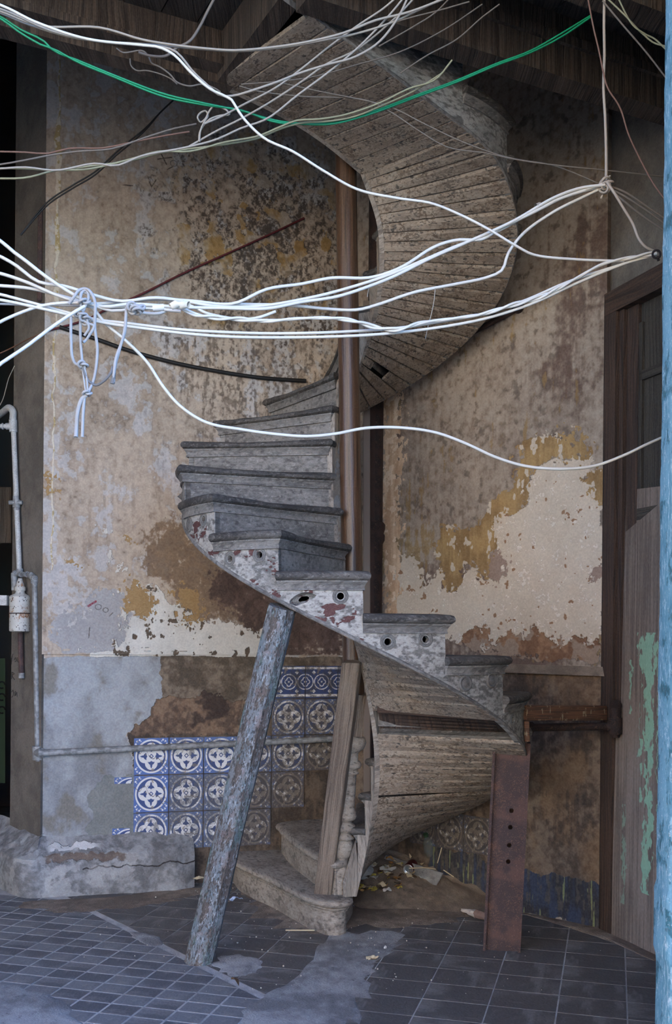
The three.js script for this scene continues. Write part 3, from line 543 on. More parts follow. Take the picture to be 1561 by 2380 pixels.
joist('trim', 'ceiling beam passing in front of the stair head', [['joist', cbox(-0.05, 3.4, 0.76, 0.88, 4.06, 4.36)], ['ledge', cbox(-0.05, 3.4, 0.73, 0.9, 4.2, 4.24)]]);
joist('trim', 'ceiling beam nearest the street', [['joist', cbox(-0.9, 3.4, 1.32, 1.44, 4.06, 4.36)]]);
joist('trim', 'short trimmer beam at the head of the stair', [['joist', cbox(-0.1, -0.01, 0.0, 0.8, 4.13, 4.37)]]);
// ---------------------------------------------------------------- the stair: a clockwise helix round an open well
const RISE = 0.1859, NS = 23, PHI = (n) => rad(251.87 - 25 * n), RI = 0.125, RO = 0.872;
const axis = (y) => [0.092 - 0.0236 * (y - EYE), 5.382 + 0.0095 * (y - EYE)];
function up(n) { const p = PHI(Math.min(n, NS)); return new THREE.Vector3(-Math.cos(p), 0, Math.sin(p)); }   // plan direction of ascent (x, -d)
function SP(n, R, y) {
  const m = Math.min(n, NS), [ax, ad] = axis(y), p = PHI(m), o = V3(ax + R * Math.sin(p), y, ad - R * Math.cos(p));
  if (n > NS) o.addScaledVector(up(NS), (n - NS) * 0.395);
  return o;
}
// height of the boarded soffit; near its head the inner edge climbs ahead of the outer one
function under(n, R = RO) {
  const o = n < 22.3 ? n * RISE - 0.326 : 3.82 + (n - 22.3) * 0.097, i = n < 23.3 ? n * RISE - 0.326 : 4.0054 + 0.145 * (1 - Math.exp(-(n - 23.3) * 1.28));
  return n < 22 ? o : lerp(i, o, clamp((R - RI) / (RO - RI), 0, 1));
}
const RIn = (n) => RI + 0.065 * st(n, 15.6, 17) * (1 - st(n, 21.4, 23.8));   // the well widens a little in the upper turn
const stair = thing('spiral_staircase', 'old grey wooden spiral staircase winding up round a brown pole', 'staircase');
const TOPN = 25;
function outline(n, o, wear = 0) {
  const T = up(n).multiplyScalar(-o), pts = [], y = n * RISE;
  for (let i = 0; i <= 12; i++) { const R = lerp(RIn(n) - o, RO + o, i / 12), w = wear * Math.sin(Math.PI * i / 12) * (0.4 + 0.9 * vn(i * 0.7, n * 3.1, 5)); pts.push(SP(n, R, y).add(T).addScaledVector(up(n), w)); }
  for (let i = 1; i <= 8; i++) { const f = i / 8, a = SP(n + f, RO + o, y); pts.push(a); }
  for (let i = 1; i <= 4; i++) pts.push(SP(n + 1.06, lerp(RO + o, RIn(n + 1) - o, i / 4), y));
  for (let i = 1; i < 6; i++) pts.push(SP(n + 1.06 - 1.06 * i / 6, RIn(n + 1 - i / 6) - o, y));
  return pts;
}
const lower = (pts, dy, n, sag = 0) => pts.map((p, i) => { const q = p.clone(); q.y += dy - sag * (i <= 12 ? Math.sin(Math.PI * i / 12) * (0.5 + vn(i * 0.9, n * 2.3, 7)) : 0); return q; });
const evaluator = new Evaluator(); evaluator.useGroups = false; evaluator.attributes = ['position', 'uv', 'normal'];
const stringerGeos = [], beadGeos = [], innerGeos = [];
for (let n = 1; n <= TOPN; n++) {
  const off = [[0.0, 0.006], [0.02, 0], [0.03, -0.005], [0.036, -0.018], [0.034, -0.03], [0.024, -0.04], [0.012, -0.042]];
  if (n >= 3) {
    const rings = off.map(([o, dy], k) => lower(outline(n, o - 0.0, k < 4 ? 0.008 : 0.003), dy - 0.004, n, k < 3 ? 0.012 : 0.003));
    rings[0] = lower(outline(n, -0.02, 0), 0, n, 0.01);
    add(stair, 'tread', loft(rings, { cap0: true, cap1: true, deg: 40, flip: false, ou: n * 0.37, ov: n * 0.21 }), M.nose);
    const cove = [[0.02, -0.042], [0.021, -0.05], [0.014, -0.058], [0.009, -0.068], [0.008, -0.078], [0.011, -0.08], [0.01, -0.087], [0.0, -0.088]].map(([o, dy]) => lower(outline(n, o), dy, n));
    add(stair, 'moulding', loft(cove, { deg: 30, ou: n * 0.53, ov: n * 0.31 }), M.grey);
    const y0 = (n - 1) * RISE - 0.01, y1 = n * RISE - 0.04, T = up(n).multiplyScalar(0.02), q = (R, y, k) => SP(n, R, y).addScaledVector(T, k);
    const rg = solid([q(RIn(n), y0, 0), q(RO - 0.004, y0, 0), q(RO - 0.004, y0, 1), q(RIn(n), y0, 1)], [q(RIn(n), y1, 0), q(RO - 0.004, y1, 0), q(RO - 0.004, y1, 1), q(RIn(n), y1, 1)], true);
    { const p = rg.attributes.position, uv = rg.attributes.uv, [ax, ad] = axis(y0); for (let i = 0; i < p.count; i++) uv.setXY(i, Math.hypot(p.getX(i) - ax, -p.getZ(i) - ad) + n * 0.41, p.getY(i) + n * 0.17); }
    add(stair, 'riser', rg, M.grey);
  }
  // outer stringer: one curved cheek under each tread
  if (n >= 3) {
    const a = n, b = n + 1, cols = 8, rings = [];
    for (let i = 0; i <= cols; i++) {
      const f = lerp(a, b, i / cols), top = Math.max(n * RISE - 0.04, under(f) + 0.02), bot = under(f) + 0.003, ri = RO - 0.03, m = (R, y) => SP(f, R, y);
      rings.push([m(RO, bot), m(RO, lerp(bot, top, 0.5)), m(RO, top), m(ri, top), m(ri, lerp(bot, top, 0.5)), m(ri, bot)]);
    }
    let g = loft(rings, { cap0: true, cap1: true, deg: 40 });
    { const p = g.attributes.position, uv = g.attributes.uv, [ax, ad] = axis(n * RISE), seg = p.count; for (let i = 0; i < seg; i++) { let ang = Math.atan2(p.getX(i) - ax, ad + p.getZ(i)); if (n >= NS) ang = p.getX(i); uv.setXY(i, ang * RO + 9 + n * 0.001, p.getY(i)); } }
    // sockets where the side-fixed balusters sat
    if (n >= 7 && n <= 16) {
      let br = new Brush(g); br.updateMatrixWorld();
      for (const [f, kind] of [[0.26, 0], [0.72, 1]]) {
        const fn = n + f, y = n * RISE - 0.125 - (f < 0.5 ? -0.012 : 0.0), c = SP(fn, RO, y), dir = SP(fn, RO + 1, y).sub(c).normalize(), open = !(n === 8 || (n === 12 && kind === 1) || n >= 13 && kind === 1);
        const deep = n === 10 && kind === 1 ? null : open;
        const frame = new THREE.Quaternion().setFromUnitVectors(new THREE.Vector3(0, 1, 0), dir);
        const put = (g2, out) => { g2.applyQuaternion(frame); g2.translate(c.x + dir.x * out, c.y, c.z + dir.z * out); return g2; };
        if (deep === null) {   // torn hole
          const sp = new THREE.IcosahedronGeometry(1, 2); const P = sp.attributes.position, N2 = new THREE.Vector3();
          for (let i = 0; i < P.count; i++) { N2.fromBufferAttribute(P, i); const k = 1 + (fbm(N2.x * 3 + 5, N2.y * 3 + N2.z * 2 + 9, 3, 5) - 0.5) * 0.7; P.setXYZ(i, N2.x * 0.062 * k, N2.y * 0.03, N2.z * 0.024 * k); }
          const hole = new Brush(put(sp, -0.004)); hole.updateMatrixWorld(); br = evaluator.evaluate(br, hole, SUBTRACTION);
          continue;
        }
        if (open) { const hole = new Brush(put(new THREE.CylinderGeometry(0.0165, 0.0155, 0.09, 18), -0.01)); hole.updateMatrixWorld(); br = evaluator.evaluate(br, hole, SUBTRACTION); }
        const ringProf = open ? [[0.036, -0.002], [0.035, 0.0015], [0.03, 0.0022], [0.022, 0.001], [0.0175, -0.001], [0.017, -0.008]] : n === 8 || n === 12 ? [[0.038, -0.002], [0.037, 0.006], [0.03, 0.009], [0.026, 0.004], [0.018, 0.004], [0.014, 0.01], [0.001, 0.011]] : [[0.036, -0.002], [0.035, 0.006], [0.027, 0.009], [0.025, 0.016], [0.017, 0.018], [0.014, 0.026], [0.008, 0.03], [0.001, 0.04]];
        add(stair, 'socket', put(new THREE.LatheGeometry(ringProf.map(([x, y2]) => new THREE.Vector2(x, y2)), 24), 0), open ? M.white : M.grey);
      }
      g = br.geometry;
    }
    g = g.index ? g.toNonIndexed() : g; for (const k of Object.keys(g.attributes)) if (!['position', 'uv', 'normal'].includes(k)) g.deleteAttribute(k);
    g.clearGroups();
    stringerGeos.push([n, g]);
  }
}
add(stair, 'outer_stringer', mergeGeometries(stringerGeos.filter(([n]) => n < 10 || n > 12).map(([, g]) => g)), M.white);
add(stair, 'outer_stringer', mergeGeometries(stringerGeos.filter(([n]) => n >= 10 && n <= 12).map(([, g]) => g)), M.whitered, 'outer stringer panels flaked to maroon under the paint');
// bead along the foot of the outer stringer
{
  const rings = []; for (let f = 3; f <= 25.2; f += 0.125) { const y = under(f) - 0.006; rings.push([[-0.002, 0.004], [0.005, 0.005], [0.008, 0.01], [0.007, 0.018], [0, 0.024]].map(([o, dy]) => SP(f, RO + o, y + dy))); }
  add(stair, 'bead', swap(loft(rings, { cap0: true, cap1: true, deg: 60 })), M.grey);
}
// inner stringer round the well, stepped along its top
{
  const geos = [];
  for (let n = 1; n <= TOPN; n++) {
    const rings = [], f0 = n === 1 ? 1.4 : n, fe = Math.min(n + 1, 25.15);
    for (let i = 0; i <= 5; i++) { const f = lerp(f0, fe, i / 5), top = f < 3 ? 0.2 + (f - 1) * 0.16 : n * RISE - 0.04, bot = Math.max(0.19, under(f, RI) - 0.006), tp = Math.max(top, bot + 0.03); const ri = RIn(f); rings.push([[ri, bot], [ri, tp], [ri - 0.026, tp], [ri - 0.026, bot]].map(([R, y]) => SP(f, R, y))); }
    geos.push(loft(rings, { cap0: true, cap1: true, deg: 40, ou: n * 0.2 }));
  }
  add(stair, 'inner_stringer', mergeGeometries(geos), M.stone);
}
// soffit boards, each its own
const GONE = [[7.42, 8.02], [18.06, 18.32]];
for (let i = 0, f = 2.92; f < 25.15; i++) {
  const w = i % 3 === 0 ? 0.235 : 0.215, f1 = Math.min(f + w, 25.2), mid = (f + f1) / 2, gap = GONE.find(([a, b]) => mid > a && mid < b);
  const tilt = rr(-0.003, 0.003), hole = gap && gap[0] > 10;
  const make = (r0, r1) => {
    const rings = [], K = 5;
    for (let k = 0; k <= K; k++) {
      const R = lerp(r0, r1, k / K), e = f >= 22.9 ? 0.009 : Math.min(0.05, 0.0075 / (R * 0.436)), y = (a, dy) => SP(a, R, under(a, R) + dy), bow = Math.sin(k / K * Math.PI) * tilt;
      rings.push([y(f + e * 0.4, 0.014), y(f + e * 0.4, 0.006), y(f + e * 1.3, -0.002 + bow), y(lerp(f, f1, 0.5), -0.003 + bow), y(f1 - e * 1.3, -0.002 + bow), y(f1 - e * 0.4, 0.006), y(f1 - e * 0.4, 0.014)]);
    }
    const g = loft(rings, { cap0: true, cap1: true, deg: 20, ou: i * 0.23, ov: i * 0.31 });
    // uv: u along the board
    const uv = g.attributes.uv; for (let q = 0; q < uv.count; q++) { const a = uv.getX(q), b = uv.getY(q); uv.setXY(q, b + i * 0.13, a); }
    return g;
  };
  if (!gap) add(stair, 'soffit_board', make(RIn(mid) - 0.012, RO + 0.001), M.soffit);
  else if (hole) { add(stair, 'soffit_board', make(RIn(mid) - 0.012, 0.33), M.soffit); add(stair, 'soffit_board', make(0.56, RO + 0.001), M.soffit); }
  f = f1 + (i === 11 ? 0.07 : 0);
}
// carriage timber in the gap, with a dark sheet added to blacken it
{
  const rings = []; for (let f = 7.1; f <= 8.41; f += 0.1) rings.push([[RI + 0.01, 0.1], [RO - 0.035, 0.1], [RO - 0.035, 0.125], [RI + 0.01, 0.125]].map(([R, dy]) => SP(f, R, under(f) + dy)));
  add(stair, 'carriage', mergeGeometries([loft(rings, { cap0: true, cap1: true, deg: 30 }), board(SP(7.98, RI + 0.03, under(7.98) + 0.05), SP(7.98, RO - 0.06, under(7.98) + 0.05), new THREE.Vector3(0, 1, 0), 0.06, 0.04)]), M.red, 'bare dark timber and added dark sheet behind the missing boards');
}
// the two wide starting steps run out to the wall; the first has a rounded end under the newel
const S1 = [[0.09, 5.52], [0.1, 5.44], [0.06, 5.385], [-0.01, 5.365], [-0.125, 5.455], [-0.24, 5.65], [-0.375, 5.9], [-0.515, 6.13], [-0.61, 6.32], [-0.66, 6.5], [-0.67, 6.6], [0.0, 6.75], [0.12, 6.3], [0.14, 5.8]];
const S2 = [[0.06, 5.5], [0.0, 5.46], [-0.09, 5.61], [-0.183, 5.855], [-0.286, 6.18], [-0.345, 6.44], [-0.36, 6.58], [0.0, 6.76], [0.1, 6.3], [0.12, 5.8]];
function wideStep(plan, y0, y1, m) {
  const cv = new THREE.CatmullRomCurve3(plan.map(([x, d]) => V3(x, 0, d)), true, 'centripetal'), P = cv.getSpacedPoints(90).slice(0, 90);
  const ringAt = (o, y) => P.map((p, i) => { const t = P[(i + 1) % 90].clone().sub(P[(i + 89) % 90]).normalize(), nrm = new THREE.Vector3(t.z, 0, -t.x); return new THREE.Vector3(p.x, y, p.z).addScaledVector(nrm, o * m); });
  return ringAt;
}
for (const [plan, y0, y1, sgn] of [[S1, 0, RISE, 1], [S2, RISE - 0.01, 2 * RISE, 1]]) {
  let r = wideStep(plan, y0, y1, 1);
  const c0 = r(0, 0), c1 = r(0.05, 0), ctr = c0.reduce((a, b) => a.add(b.clone()), new THREE.Vector3()).divideScalar(90);
  const out = c1[20].distanceTo(ctr) > c0[20].distanceTo(ctr) ? 1 : -1; r = wideStep(plan, y0, y1, out);
  add(stair, 'tread', loft([[-0.03, 0.002], [-0.01, 0], [0.0, -0.006], [0.004, -0.018], [0.0, -0.03], [-0.01, -0.038], [-0.02, -0.04]].map(([o, dy]) => r(o, y1 + dy)), { cap0: true, deg: 40 }), M.stone, 'wide starting tread worn pale');
  add(stair, 'moulding', loft([[-0.016, -0.04], [-0.018, -0.05], [-0.026, -0.056], [-0.028, -0.066], [-0.034, -0.068]].map(([o, dy]) => r(o, y1 + dy)), { deg: 30 }), M.stone);
  add(stair, 'riser', loft([r(-0.034, y1 - 0.06), r(-0.034, (y0 + y1) / 2), r(-0.034, y0)], { deg: 40 }), M.stone);
}

// ---------------------------------------------------------------- pole, newel and props
const pole = thing('pole', 'glossy brown round pole rising through the stair well', 'pole');
add(pole, 'shaft', loft([1.27, 1.3, 2.2, 3.2, 4.2, 5.2, 6.88].map((y) => { const [ax, ad] = axis(y); return [...Array(28)].map((_, i) => V3(ax - 0.004 + 0.0555 * Math.sin(i * Math.PI / 14), y, ad - 0.0555 * Math.cos(i * Math.PI / 14))); }), { cap0: true, cap1: true, deg: 60 }), M.pole);
function lean(o, a, b) { o.position.copy(a); o.quaternion.setFromUnitVectors(new THREE.Vector3(0, 1, 0), b.clone().sub(a).normalize()); return o; }
const newel = thing('newel_post', 'turned pale wooden newel post leaning on the lowest step', 'newel post');
{
  const a = V3(0.025, RISE - 0.002, 5.56), b = V3(0.115, 1.268, 5.43), L = a.distanceTo(b);
  lean(newel, a, b);
  const P = [[0.05, 0], [0.05, 0.135], [0.052, 0.14], [0.052, 0.15], [0.042, 0.16], [0.04, 0.175], [0.034, 0.19], [0.036, 0.2], [0.05, 0.225], [0.053, 0.26], [0.05, 0.285], [0.038, 0.3], [0.044, 0.305], [0.056, 0.315], [0.05, 0.325], [0.03, 0.34], [0.048, 0.352], [0.056, 0.37], [0.05, 0.385], [0.03, 0.395], [0.034, 0.405], [0.052, 0.42], [0.056, 0.435], [0.05, 0.45], [0.052, 0.455], [0.046, 0.462], [0.04, 0.48], [0.036, 0.62], [0.034, 0.66], [0.046, 0.668], [0.044, 0.676], [0.034, 0.685], [0.05, 0.7], [0.056, 0.715], [0.05, 0.728], [0.036, 0.735], [0.034, 0.775], [0.038, 0.785], [0.06, 0.805], [0.068, 0.835], [0.06, 0.86], [0.036, 0.872]];
  add(newel, 'shaft', uvBox(new THREE.LatheGeometry(P.map(([x, y]) => new THREE.Vector2(x * 1.06, y)), 28)), M.stone);
  const bl = uvBox(new THREE.BoxGeometry(0.092, L - 0.872, 0.092)); bl.translate(0, (L + 0.872) / 2, 0);
  add(newel, 'top_block', bl, M.bare);
}
const raw = thing('prop_post', 'bare unpainted timber prop leaning against the turned newel post', 'post');
{
  const a = onFloor(752, 2077, RISE - 0.004), b = V3(0.085, 1.44, 5.27);
  add(raw, 'timber', board(a, b, new THREE.Vector3(1, 0, 0.25), 0.094, 0.08, 0.004), M.bare);
}
const prop = thing('prop_post', 'leaning chamfered prop with flaking green and blue paint', 'post');
{
  const a = onFloor(462, 2236, -0.004), b = V3(-0.24, 1.7, 4.61), ax = b.clone().sub(a), s = new THREE.Vector3(1, 0.2, 0.15), side = s.sub(ax.clone().normalize().multiplyScalar(s.dot(ax.clone().normalize()))).normalize(), nn = ax.clone().normalize().cross(side).normalize();
  const ring = (t) => { const c = a.clone().addScaledVector(ax, t), w = lerp(0.066, 0.06, t), k = w * 0.48; return [[-w, -k], [-k, -w], [k, -w], [w, -k], [w, k], [k, w], [-k, w], [-w, k]].map(([x, y], i) => c.clone().addScaledVector(side, x * (1 + 0.06 * (vn(t * 14, i, 9) - 0.5))).addScaledVector(nn, y)); };
  const rings = []; for (let i = 0; i <= 30; i++) rings.push(ring(i / 30));
  add(prop, 'shaft', loft(rings, { cap0: true, cap1: true, deg: 25 }), M.prop);
}
const steel = thing('steel_channel', 'rusty steel channel with four bolt holes propping the stair', 'steel beam');
{
  const a = onFloor(1165, 2213, -0.003), b = V3(0.885, 1.045, 5.17), L = a.distanceTo(b);
  lean(steel, a, b); steel.rotateY(-0.16);
  const sh = new THREE.Shape([[-0.082, 0], [0.082, 0], [0.082, L], [-0.082, L]].map(([x, y]) => new THREE.Vector2(x, y)));
  for (const y of [0.45, 0.532, 0.622, 0.705]) { const h = new THREE.Path(); h.absarc(0.006 + y * 0.012, y, 0.0115, 0, Math.PI * 2); sh.holes.push(h); }
  const web = new THREE.ExtrudeGeometry(sh, { depth: 0.008, bevelEnabled: false, curveSegments: 16 }); web.translate(0, 0, -0.022);
  add(steel, 'web', uvBox(web), M.rust);
  for (const s of [-1, 1]) { const g = new THREE.BoxGeometry(0.013, L, 0.1); g.translate(s * 0.086, L / 2, -0.044); add(steel, 'flange', uvBox(g), M.rust); }
  const bk = new THREE.BoxGeometry(0.163, L - 0.01, 0.008); bk.translate(0, L / 2, -0.09); add(steel, 'added_back_plate', uvBox(bk), M.rust);  // unseen plate added so the bolt holes look dark
}
// ---------------------------------------------------------------- glazed tiles of the dado
function tilePrint(kind) {
  const N = 256, cv = document.createElement('canvas'); cv.width = cv.height = N;
  const c = cv.getContext('2d'), W = '#d2d3d4', B = '#4263ac', D = '#263f80';
  c.scale(N, N);
  const disc = (x, y, r, f) => { c.fillStyle = f; c.beginPath(); c.arc(x, y, r, 0, 7); c.fill(); };
  const leaf = (x, y, a, s, f) => { c.save(); c.translate(x, y); c.rotate(a); c.scale(s, s); c.fillStyle = f; c.beginPath(); c.moveTo(0, 0.1); c.quadraticCurveTo(-0.25, -0.1, -0.4, 0.02); c.quadraticCurveTo(-0.3, -0.3, -0.12, -0.32); c.quadraticCurveTo(-0.14, -0.5, 0, -0.75); c.quadraticCurveTo(0.14, -0.5, 0.12, -0.32); c.quadraticCurveTo(0.3, -0.3, 0.4, 0.02); c.quadraticCurveTo(0.25, -0.1, 0, 0.1); c.fill(); c.restore(); };
  c.fillStyle = B; c.fillRect(0, 0, 1, 1);
  if (kind === 'quatrefoil') {
    for (const [x, y] of [[0, 0], [1, 0], [0, 1], [1, 1]]) { const sx = x ? -1 : 1, sy = y ? -1 : 1; leaf(x + sx * 0.075, y + sy * 0.075, Math.atan2(sx, -sy), 0.09, W); disc(x + sx * 0.16, y + sy * 0.05, 0.028, W); disc(x + sx * 0.05, y + sy * 0.16, 0.028, W); disc(x + sx * 0.2, y + sy * 0.085, 0.016, W); disc(x + sx * 0.085, y + sy * 0.2, 0.016, W); }
    disc(0.5, 0.5, 0.465, W); disc(0.5, 0.5, 0.415, D);
    for (const [x, y] of [[0, -1], [1, 0], [0, 1], [-1, 0]]) disc(0.5 + x * 0.19, 0.5 + y * 0.19, 0.185, W);
    c.fillStyle = W; c.save(); c.translate(0.5, 0.5); c.rotate(Math.PI / 4); c.fillRect(-0.15, -0.15, 0.3, 0.3); c.restore();
    for (let k = 0; k < 4; k++) leaf(0.5 + Math.sin(k * Math.PI / 2) * 0.14, 0.5 - Math.cos(k * Math.PI / 2) * 0.15, k * Math.PI / 2, 0.25, D);
    c.fillStyle = D; c.save(); c.translate(0.5, 0.5); c.rotate(Math.PI / 4); c.fillRect(-0.05, -0.05, 0.1, 0.1); c.fillStyle = W; c.fillRect(-0.028, -0.028, 0.056, 0.056); c.restore();
  } else {
    c.fillStyle = D; c.fillRect(0, 0, 1, 1); c.fillStyle = W; c.fillRect(0, 0.03, 1, 0.07); c.fillRect(0, 0.87, 1, 0.08);  // frieze ground in the darker blue, partly standing in for shade
    for (const x of [0, 0.5, 1]) { disc(x, 0.49, 0.245, W); disc(x, 0.49, 0.215, B); disc(x, 0.49, 0.2, D); for (let k = 0; k < 4; k++) disc(x + Math.sin(k * 1.5708) * 0.06, 0.49 - Math.cos(k * 1.5708) * 0.075, 0.075, W); for (let k = 0; k < 4; k++) disc(x + Math.sin(k * 1.5708) * 0.06, 0.49 - Math.cos(k * 1.5708) * 0.07, 0.05, D); disc(x, 0.49, 0.03, W); }
    for (const x of [0.25, 0.75]) for (const y of [0.2, 0.78]) { c.fillStyle = W; c.save(); c.translate(x, y); c.rotate(Math.PI / 4); c.fillRect(-0.045, -0.045, 0.09, 0.09); c.restore(); }
  }
  return c.getImageData(0, 0, N, N).data;
}
const PRINT = { quatrefoil: tilePrint('quatrefoil'), frieze: tilePrint('frieze') };
function tileMat(kind, wear, grime, s) {
  const P = PRINT[kind];
  const t = bake(256, 256, (u, v) => {
    const i = (Math.floor((1 - v) * 255.9) * 256 + Math.floor(u * 255.9)) * 4, a = fbm(u * 5, v * 5, 5, s), d = fbm(u * 44, v * 44, 4, s + 5), b = fbm(u * 13, v * 13, 5, s + 9);
    let c = [P[i], P[i + 1], P[i + 2]]; const l = (c[0] + c[1] + c[2]) / 3; c = mix3(c, [l, l * 0.98, l * 0.94], Math.min(0.6, 0.1 + wear * 0.4));
    const k = st(a * 0.4 + b * 0.3 + d * 0.3, 0.68 - wear * 0.42, 0.86 - wear * 0.34); c = mix3(c, mix3(grime, [grime[0] * 0.75, grime[1] * 0.75, grime[2] * 0.75], b), k * Math.min(0.86, 0.5 + wear * 0.3));
    const ch = st(fbm(u * 9 + 3, v * 9, 5, s + 13), 0.7, 0.72); c = mix3(c, [128, 116, 102], ch * 0.7);
    const cr = Math.abs(v - 0.75 + u * 0.5 + (fbm(u * 6, 4, 4, s + 17) - 0.5) * 0.5); if (s % 2 && cr < 0.01) c = [92, 84, 76];
    return [...c, 0.6 - k * 0.2 - ch * 0.4];
  }, THREE.ClampToEdgeWrapping);
  return new THREE.MeshStandardMaterial({ map: t.map, bumpMap: t.bump, bumpScale: 0.002, roughness: 0.35 + wear * 0.4 });
}
const TM = [tileMat('quatrefoil', 0.25, [118, 118, 118], 1201), tileMat('quatrefoil', 0.5, [110, 109, 108], 1212), tileMat('quatrefoil', 0.8, [100, 100, 101], 1223), tileMat('quatrefoil', 0.8, [90, 80, 69], 1234), tileMat('quatrefoil', 1.0, [88, 77, 65], 1245)], TF = tileMat('frieze', 0.62, [72, 66, 60], 1256);  // frieze grime set heavier, partly painting in the shade it lies in
const tileGeo = (w, h) => { const g = new THREE.BoxGeometry(w, h, 0.012), p = g.attributes.position; for (let i = 0; i < p.count; i++) if (p.getZ(i) > 0) { p.setX(i, p.getX(i) * (1 - 0.003 / w)); p.setY(i, p.getY(i) * (1 - 0.003 / h)); } g.computeVertexNormals(); return g; };
const tg = tileGeo(0.214, 0.23), fg = tileGeo(0.214, 0.212);
const yawOf = (D) => (D === LD ? Math.atan2(0.259, 0.966) : -Math.atan2(0.657, 0.754));
function setTile(w, D, s, y, g, m, off = 0.002) { const t = add(w, 'tile', g, m); t.position.copy(wallP(D, s, y, off + rr(-0.0015, 0.001))); t.rotation.set(rr(-0.006, 0.006), yawOf(D), rr(-0.006, 0.006)); return t; }
{
  const s0 = toWall(LD, 310, 1760)[0], yB = toWall(LD, 350, 1714)[1], W = 0.2175, H = 0.2335, S = (i) => s0 - W * (i + 0.5);
  [0, 1, 1, 3, 3, 4].forEach((k, i) => setTile(wl, LD, S(i), yB - H / 2, tg, TM[k]));
  [0, 2, 2, 4, 4].forEach((k, i) => setTile(wl, LD, S(i), yB - H * 1.5, tg, TM[k]));
  [1, 2, 2, 4].forEach((k, i) => setTile(wl, LD, S(i), yB - H * 2.5, tg, TM[k]));
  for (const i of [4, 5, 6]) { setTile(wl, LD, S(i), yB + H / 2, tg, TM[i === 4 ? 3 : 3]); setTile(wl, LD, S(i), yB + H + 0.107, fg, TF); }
  const frag = (x, y, w, h) => { const [s, yy] = toWall(LD, x, y), g = tileGeo(w, h), uv = g.attributes.uv; for (let i = 0; i < uv.count; i++) uv.setXY(i, uv.getX(i) * 0.5, 0.72 + uv.getY(i) * 0.26); setTile(wl, LD, s, yy, g, TM[0], -0.002); };
  frag(286, 1814, 0.11, 0.042); frag(281, 1934, 0.11, 0.05);
  const yR = toWall(RD, 1060, 1976)[1];
  for (let i = 0; i < 4; i++) setTile(wr, RD, 0.62 + i * 0.2, yR + 0.11, tileGeo(0.197, 0.22), TM[4]);
}

// ---------------------------------------------------------------- pipes and fittings
const cyl = (a, b, r, r2 = r, seg = 18) => { const L = a.distanceTo(b), g = new THREE.CylinderGeometry(r2, r, L, seg); const u = g.attributes.uv; for (let i = 0; i < u.count; i++) u.setXY(i, u.getX(i) * 6.28 * r, u.getY(i) * L); g.translate(0, L / 2, 0); g.applyQuaternion(new THREE.Quaternion().setFromUnitVectors(new THREE.Vector3(0, 1, 0), b.clone().sub(a).normalize())); g.translate(a.x, a.y, a.z); return g; };
const ball = (p, r) => { const g = new THREE.SphereGeometry(r, 16, 12); g.translate(p.x, p.y, p.z); return g; };
const white = surf(stairPaint([188, 190, 188], [160, 160, 156], 1301, 0.6, 0.4), 0.3, 0.15, 0.001, 0.5);
const enamel = surf(bake(256, 256, (u, v) => { const a = pf(u, v, 4, 4, 4, 1311), b = pf(u, v, 26, 26, 3, 1315); let c = mix3([196, 196, 190], [168, 164, 154], a); c = mix3(c, [142, 92, 56], st(a * 0.6 + b * 0.4, 0.55, 0.66) * 0.75); c = mix3(c, [44, 36, 32], st(b, 0.7, 0.74)); return [...c, 0.6]; }), 0.2, 0.2, 0.001, 0.5);
const onL = (x, y, off) => { const [s, yy] = toWall(LD, x, y); return wallP(LD, s, yy, off); };
{
  const t = thing('wall_pipe', 'grey conduit run down the pillar and along the tiled left wall', 'pipe');
  const e = onL(90, 1749, 0.035), v0 = at(80, 1345, 6.3), v1 = at(87, 1740, 6.27);
  add(t, 'rail', cyl(e, onL(812, 1714, 0.04), 0.0195), M.galv);
  add(t, 'riser_pipe', cyl(v1, v0, 0.017), M.galv);
  add(t, 'elbow', mergeGeometries([cyl(at(87, 1766, 6.26), at(87, 1734, 6.26), 0.032), cyl(at(87, 1749, 6.25), onL(98, 1748, 0.034), 0.028), cyl(at(88, 1770, 6.26), at(88, 1764, 6.26), 0.014)]), M.galv);
  add(t, 'top_elbow', mergeGeometries([ball(v0, 0.024), cyl(v0, at(80, 1356, 6.3), 0.022), cyl(v0, at(72, 1338, 6.32), 0.021)]), M.galv);
  const k = []; for (let i = 0; i < 7; i++) k.push(cyl(at(44 + i * 4.4, 1335, 6.44 - i * 0.016), at(46.4 + i * 4.4, 1335, 6.43 - i * 0.016), i % 3 === 1 ? 0.019 : 0.015)); add(t, 'nipple', mergeGeometries(k), M.galv);
}
{
  const t = thing('water_pipe', 'white painted pipe with tee and elbow on the pillar face', 'pipe');
  const a = at(30, 962, 6.56), b = at(45, 1326, 6.46);
  add(t, 'pipe', cyl(b, a, 0.0165), white);
  add(t, 'elbow', new THREE.TubeGeometry(new THREE.CatmullRomCurve3([at(30, 975, 6.56), at(30, 956, 6.56), at(22, 948, 6.58), at(8, 957, 6.66), at(-20, 978, 6.8)]), 24, 0.022, 14), white);
  add(t, 'tee', mergeGeometries([cyl(at(31, 1004, 6.55), at(30, 976, 6.55), 0.025), cyl(at(30, 990, 6.55), at(14, 991, 6.55), 0.021), cyl(at(14, 991, 6.55), at(-20, 990, 6.55), 0.015), cyl(at(8, 991, 6.55), at(5, 991, 6.55), 0.02)]), white);
  add(t, 'union', mergeGeometries([cyl(at(39, 1186, 6.5), at(37, 1153, 6.5), 0.019), cyl(at(38, 1180, 6.5), at(38, 1162, 6.5), 0.024), cyl(at(21, 1168, 6.49), at(52, 1168, 6.49), 0.013)]), M.galv);
  add(t, 'coupling', mergeGeometries([cyl(at(46, 1336, 6.45), at(45, 1322, 6.45), 0.022), cyl(at(34, 1372, 6.46), at(33, 1332, 6.46), 0.02), ball(at(36, 1334, 6.46), 0.024)]), M.galv);
}
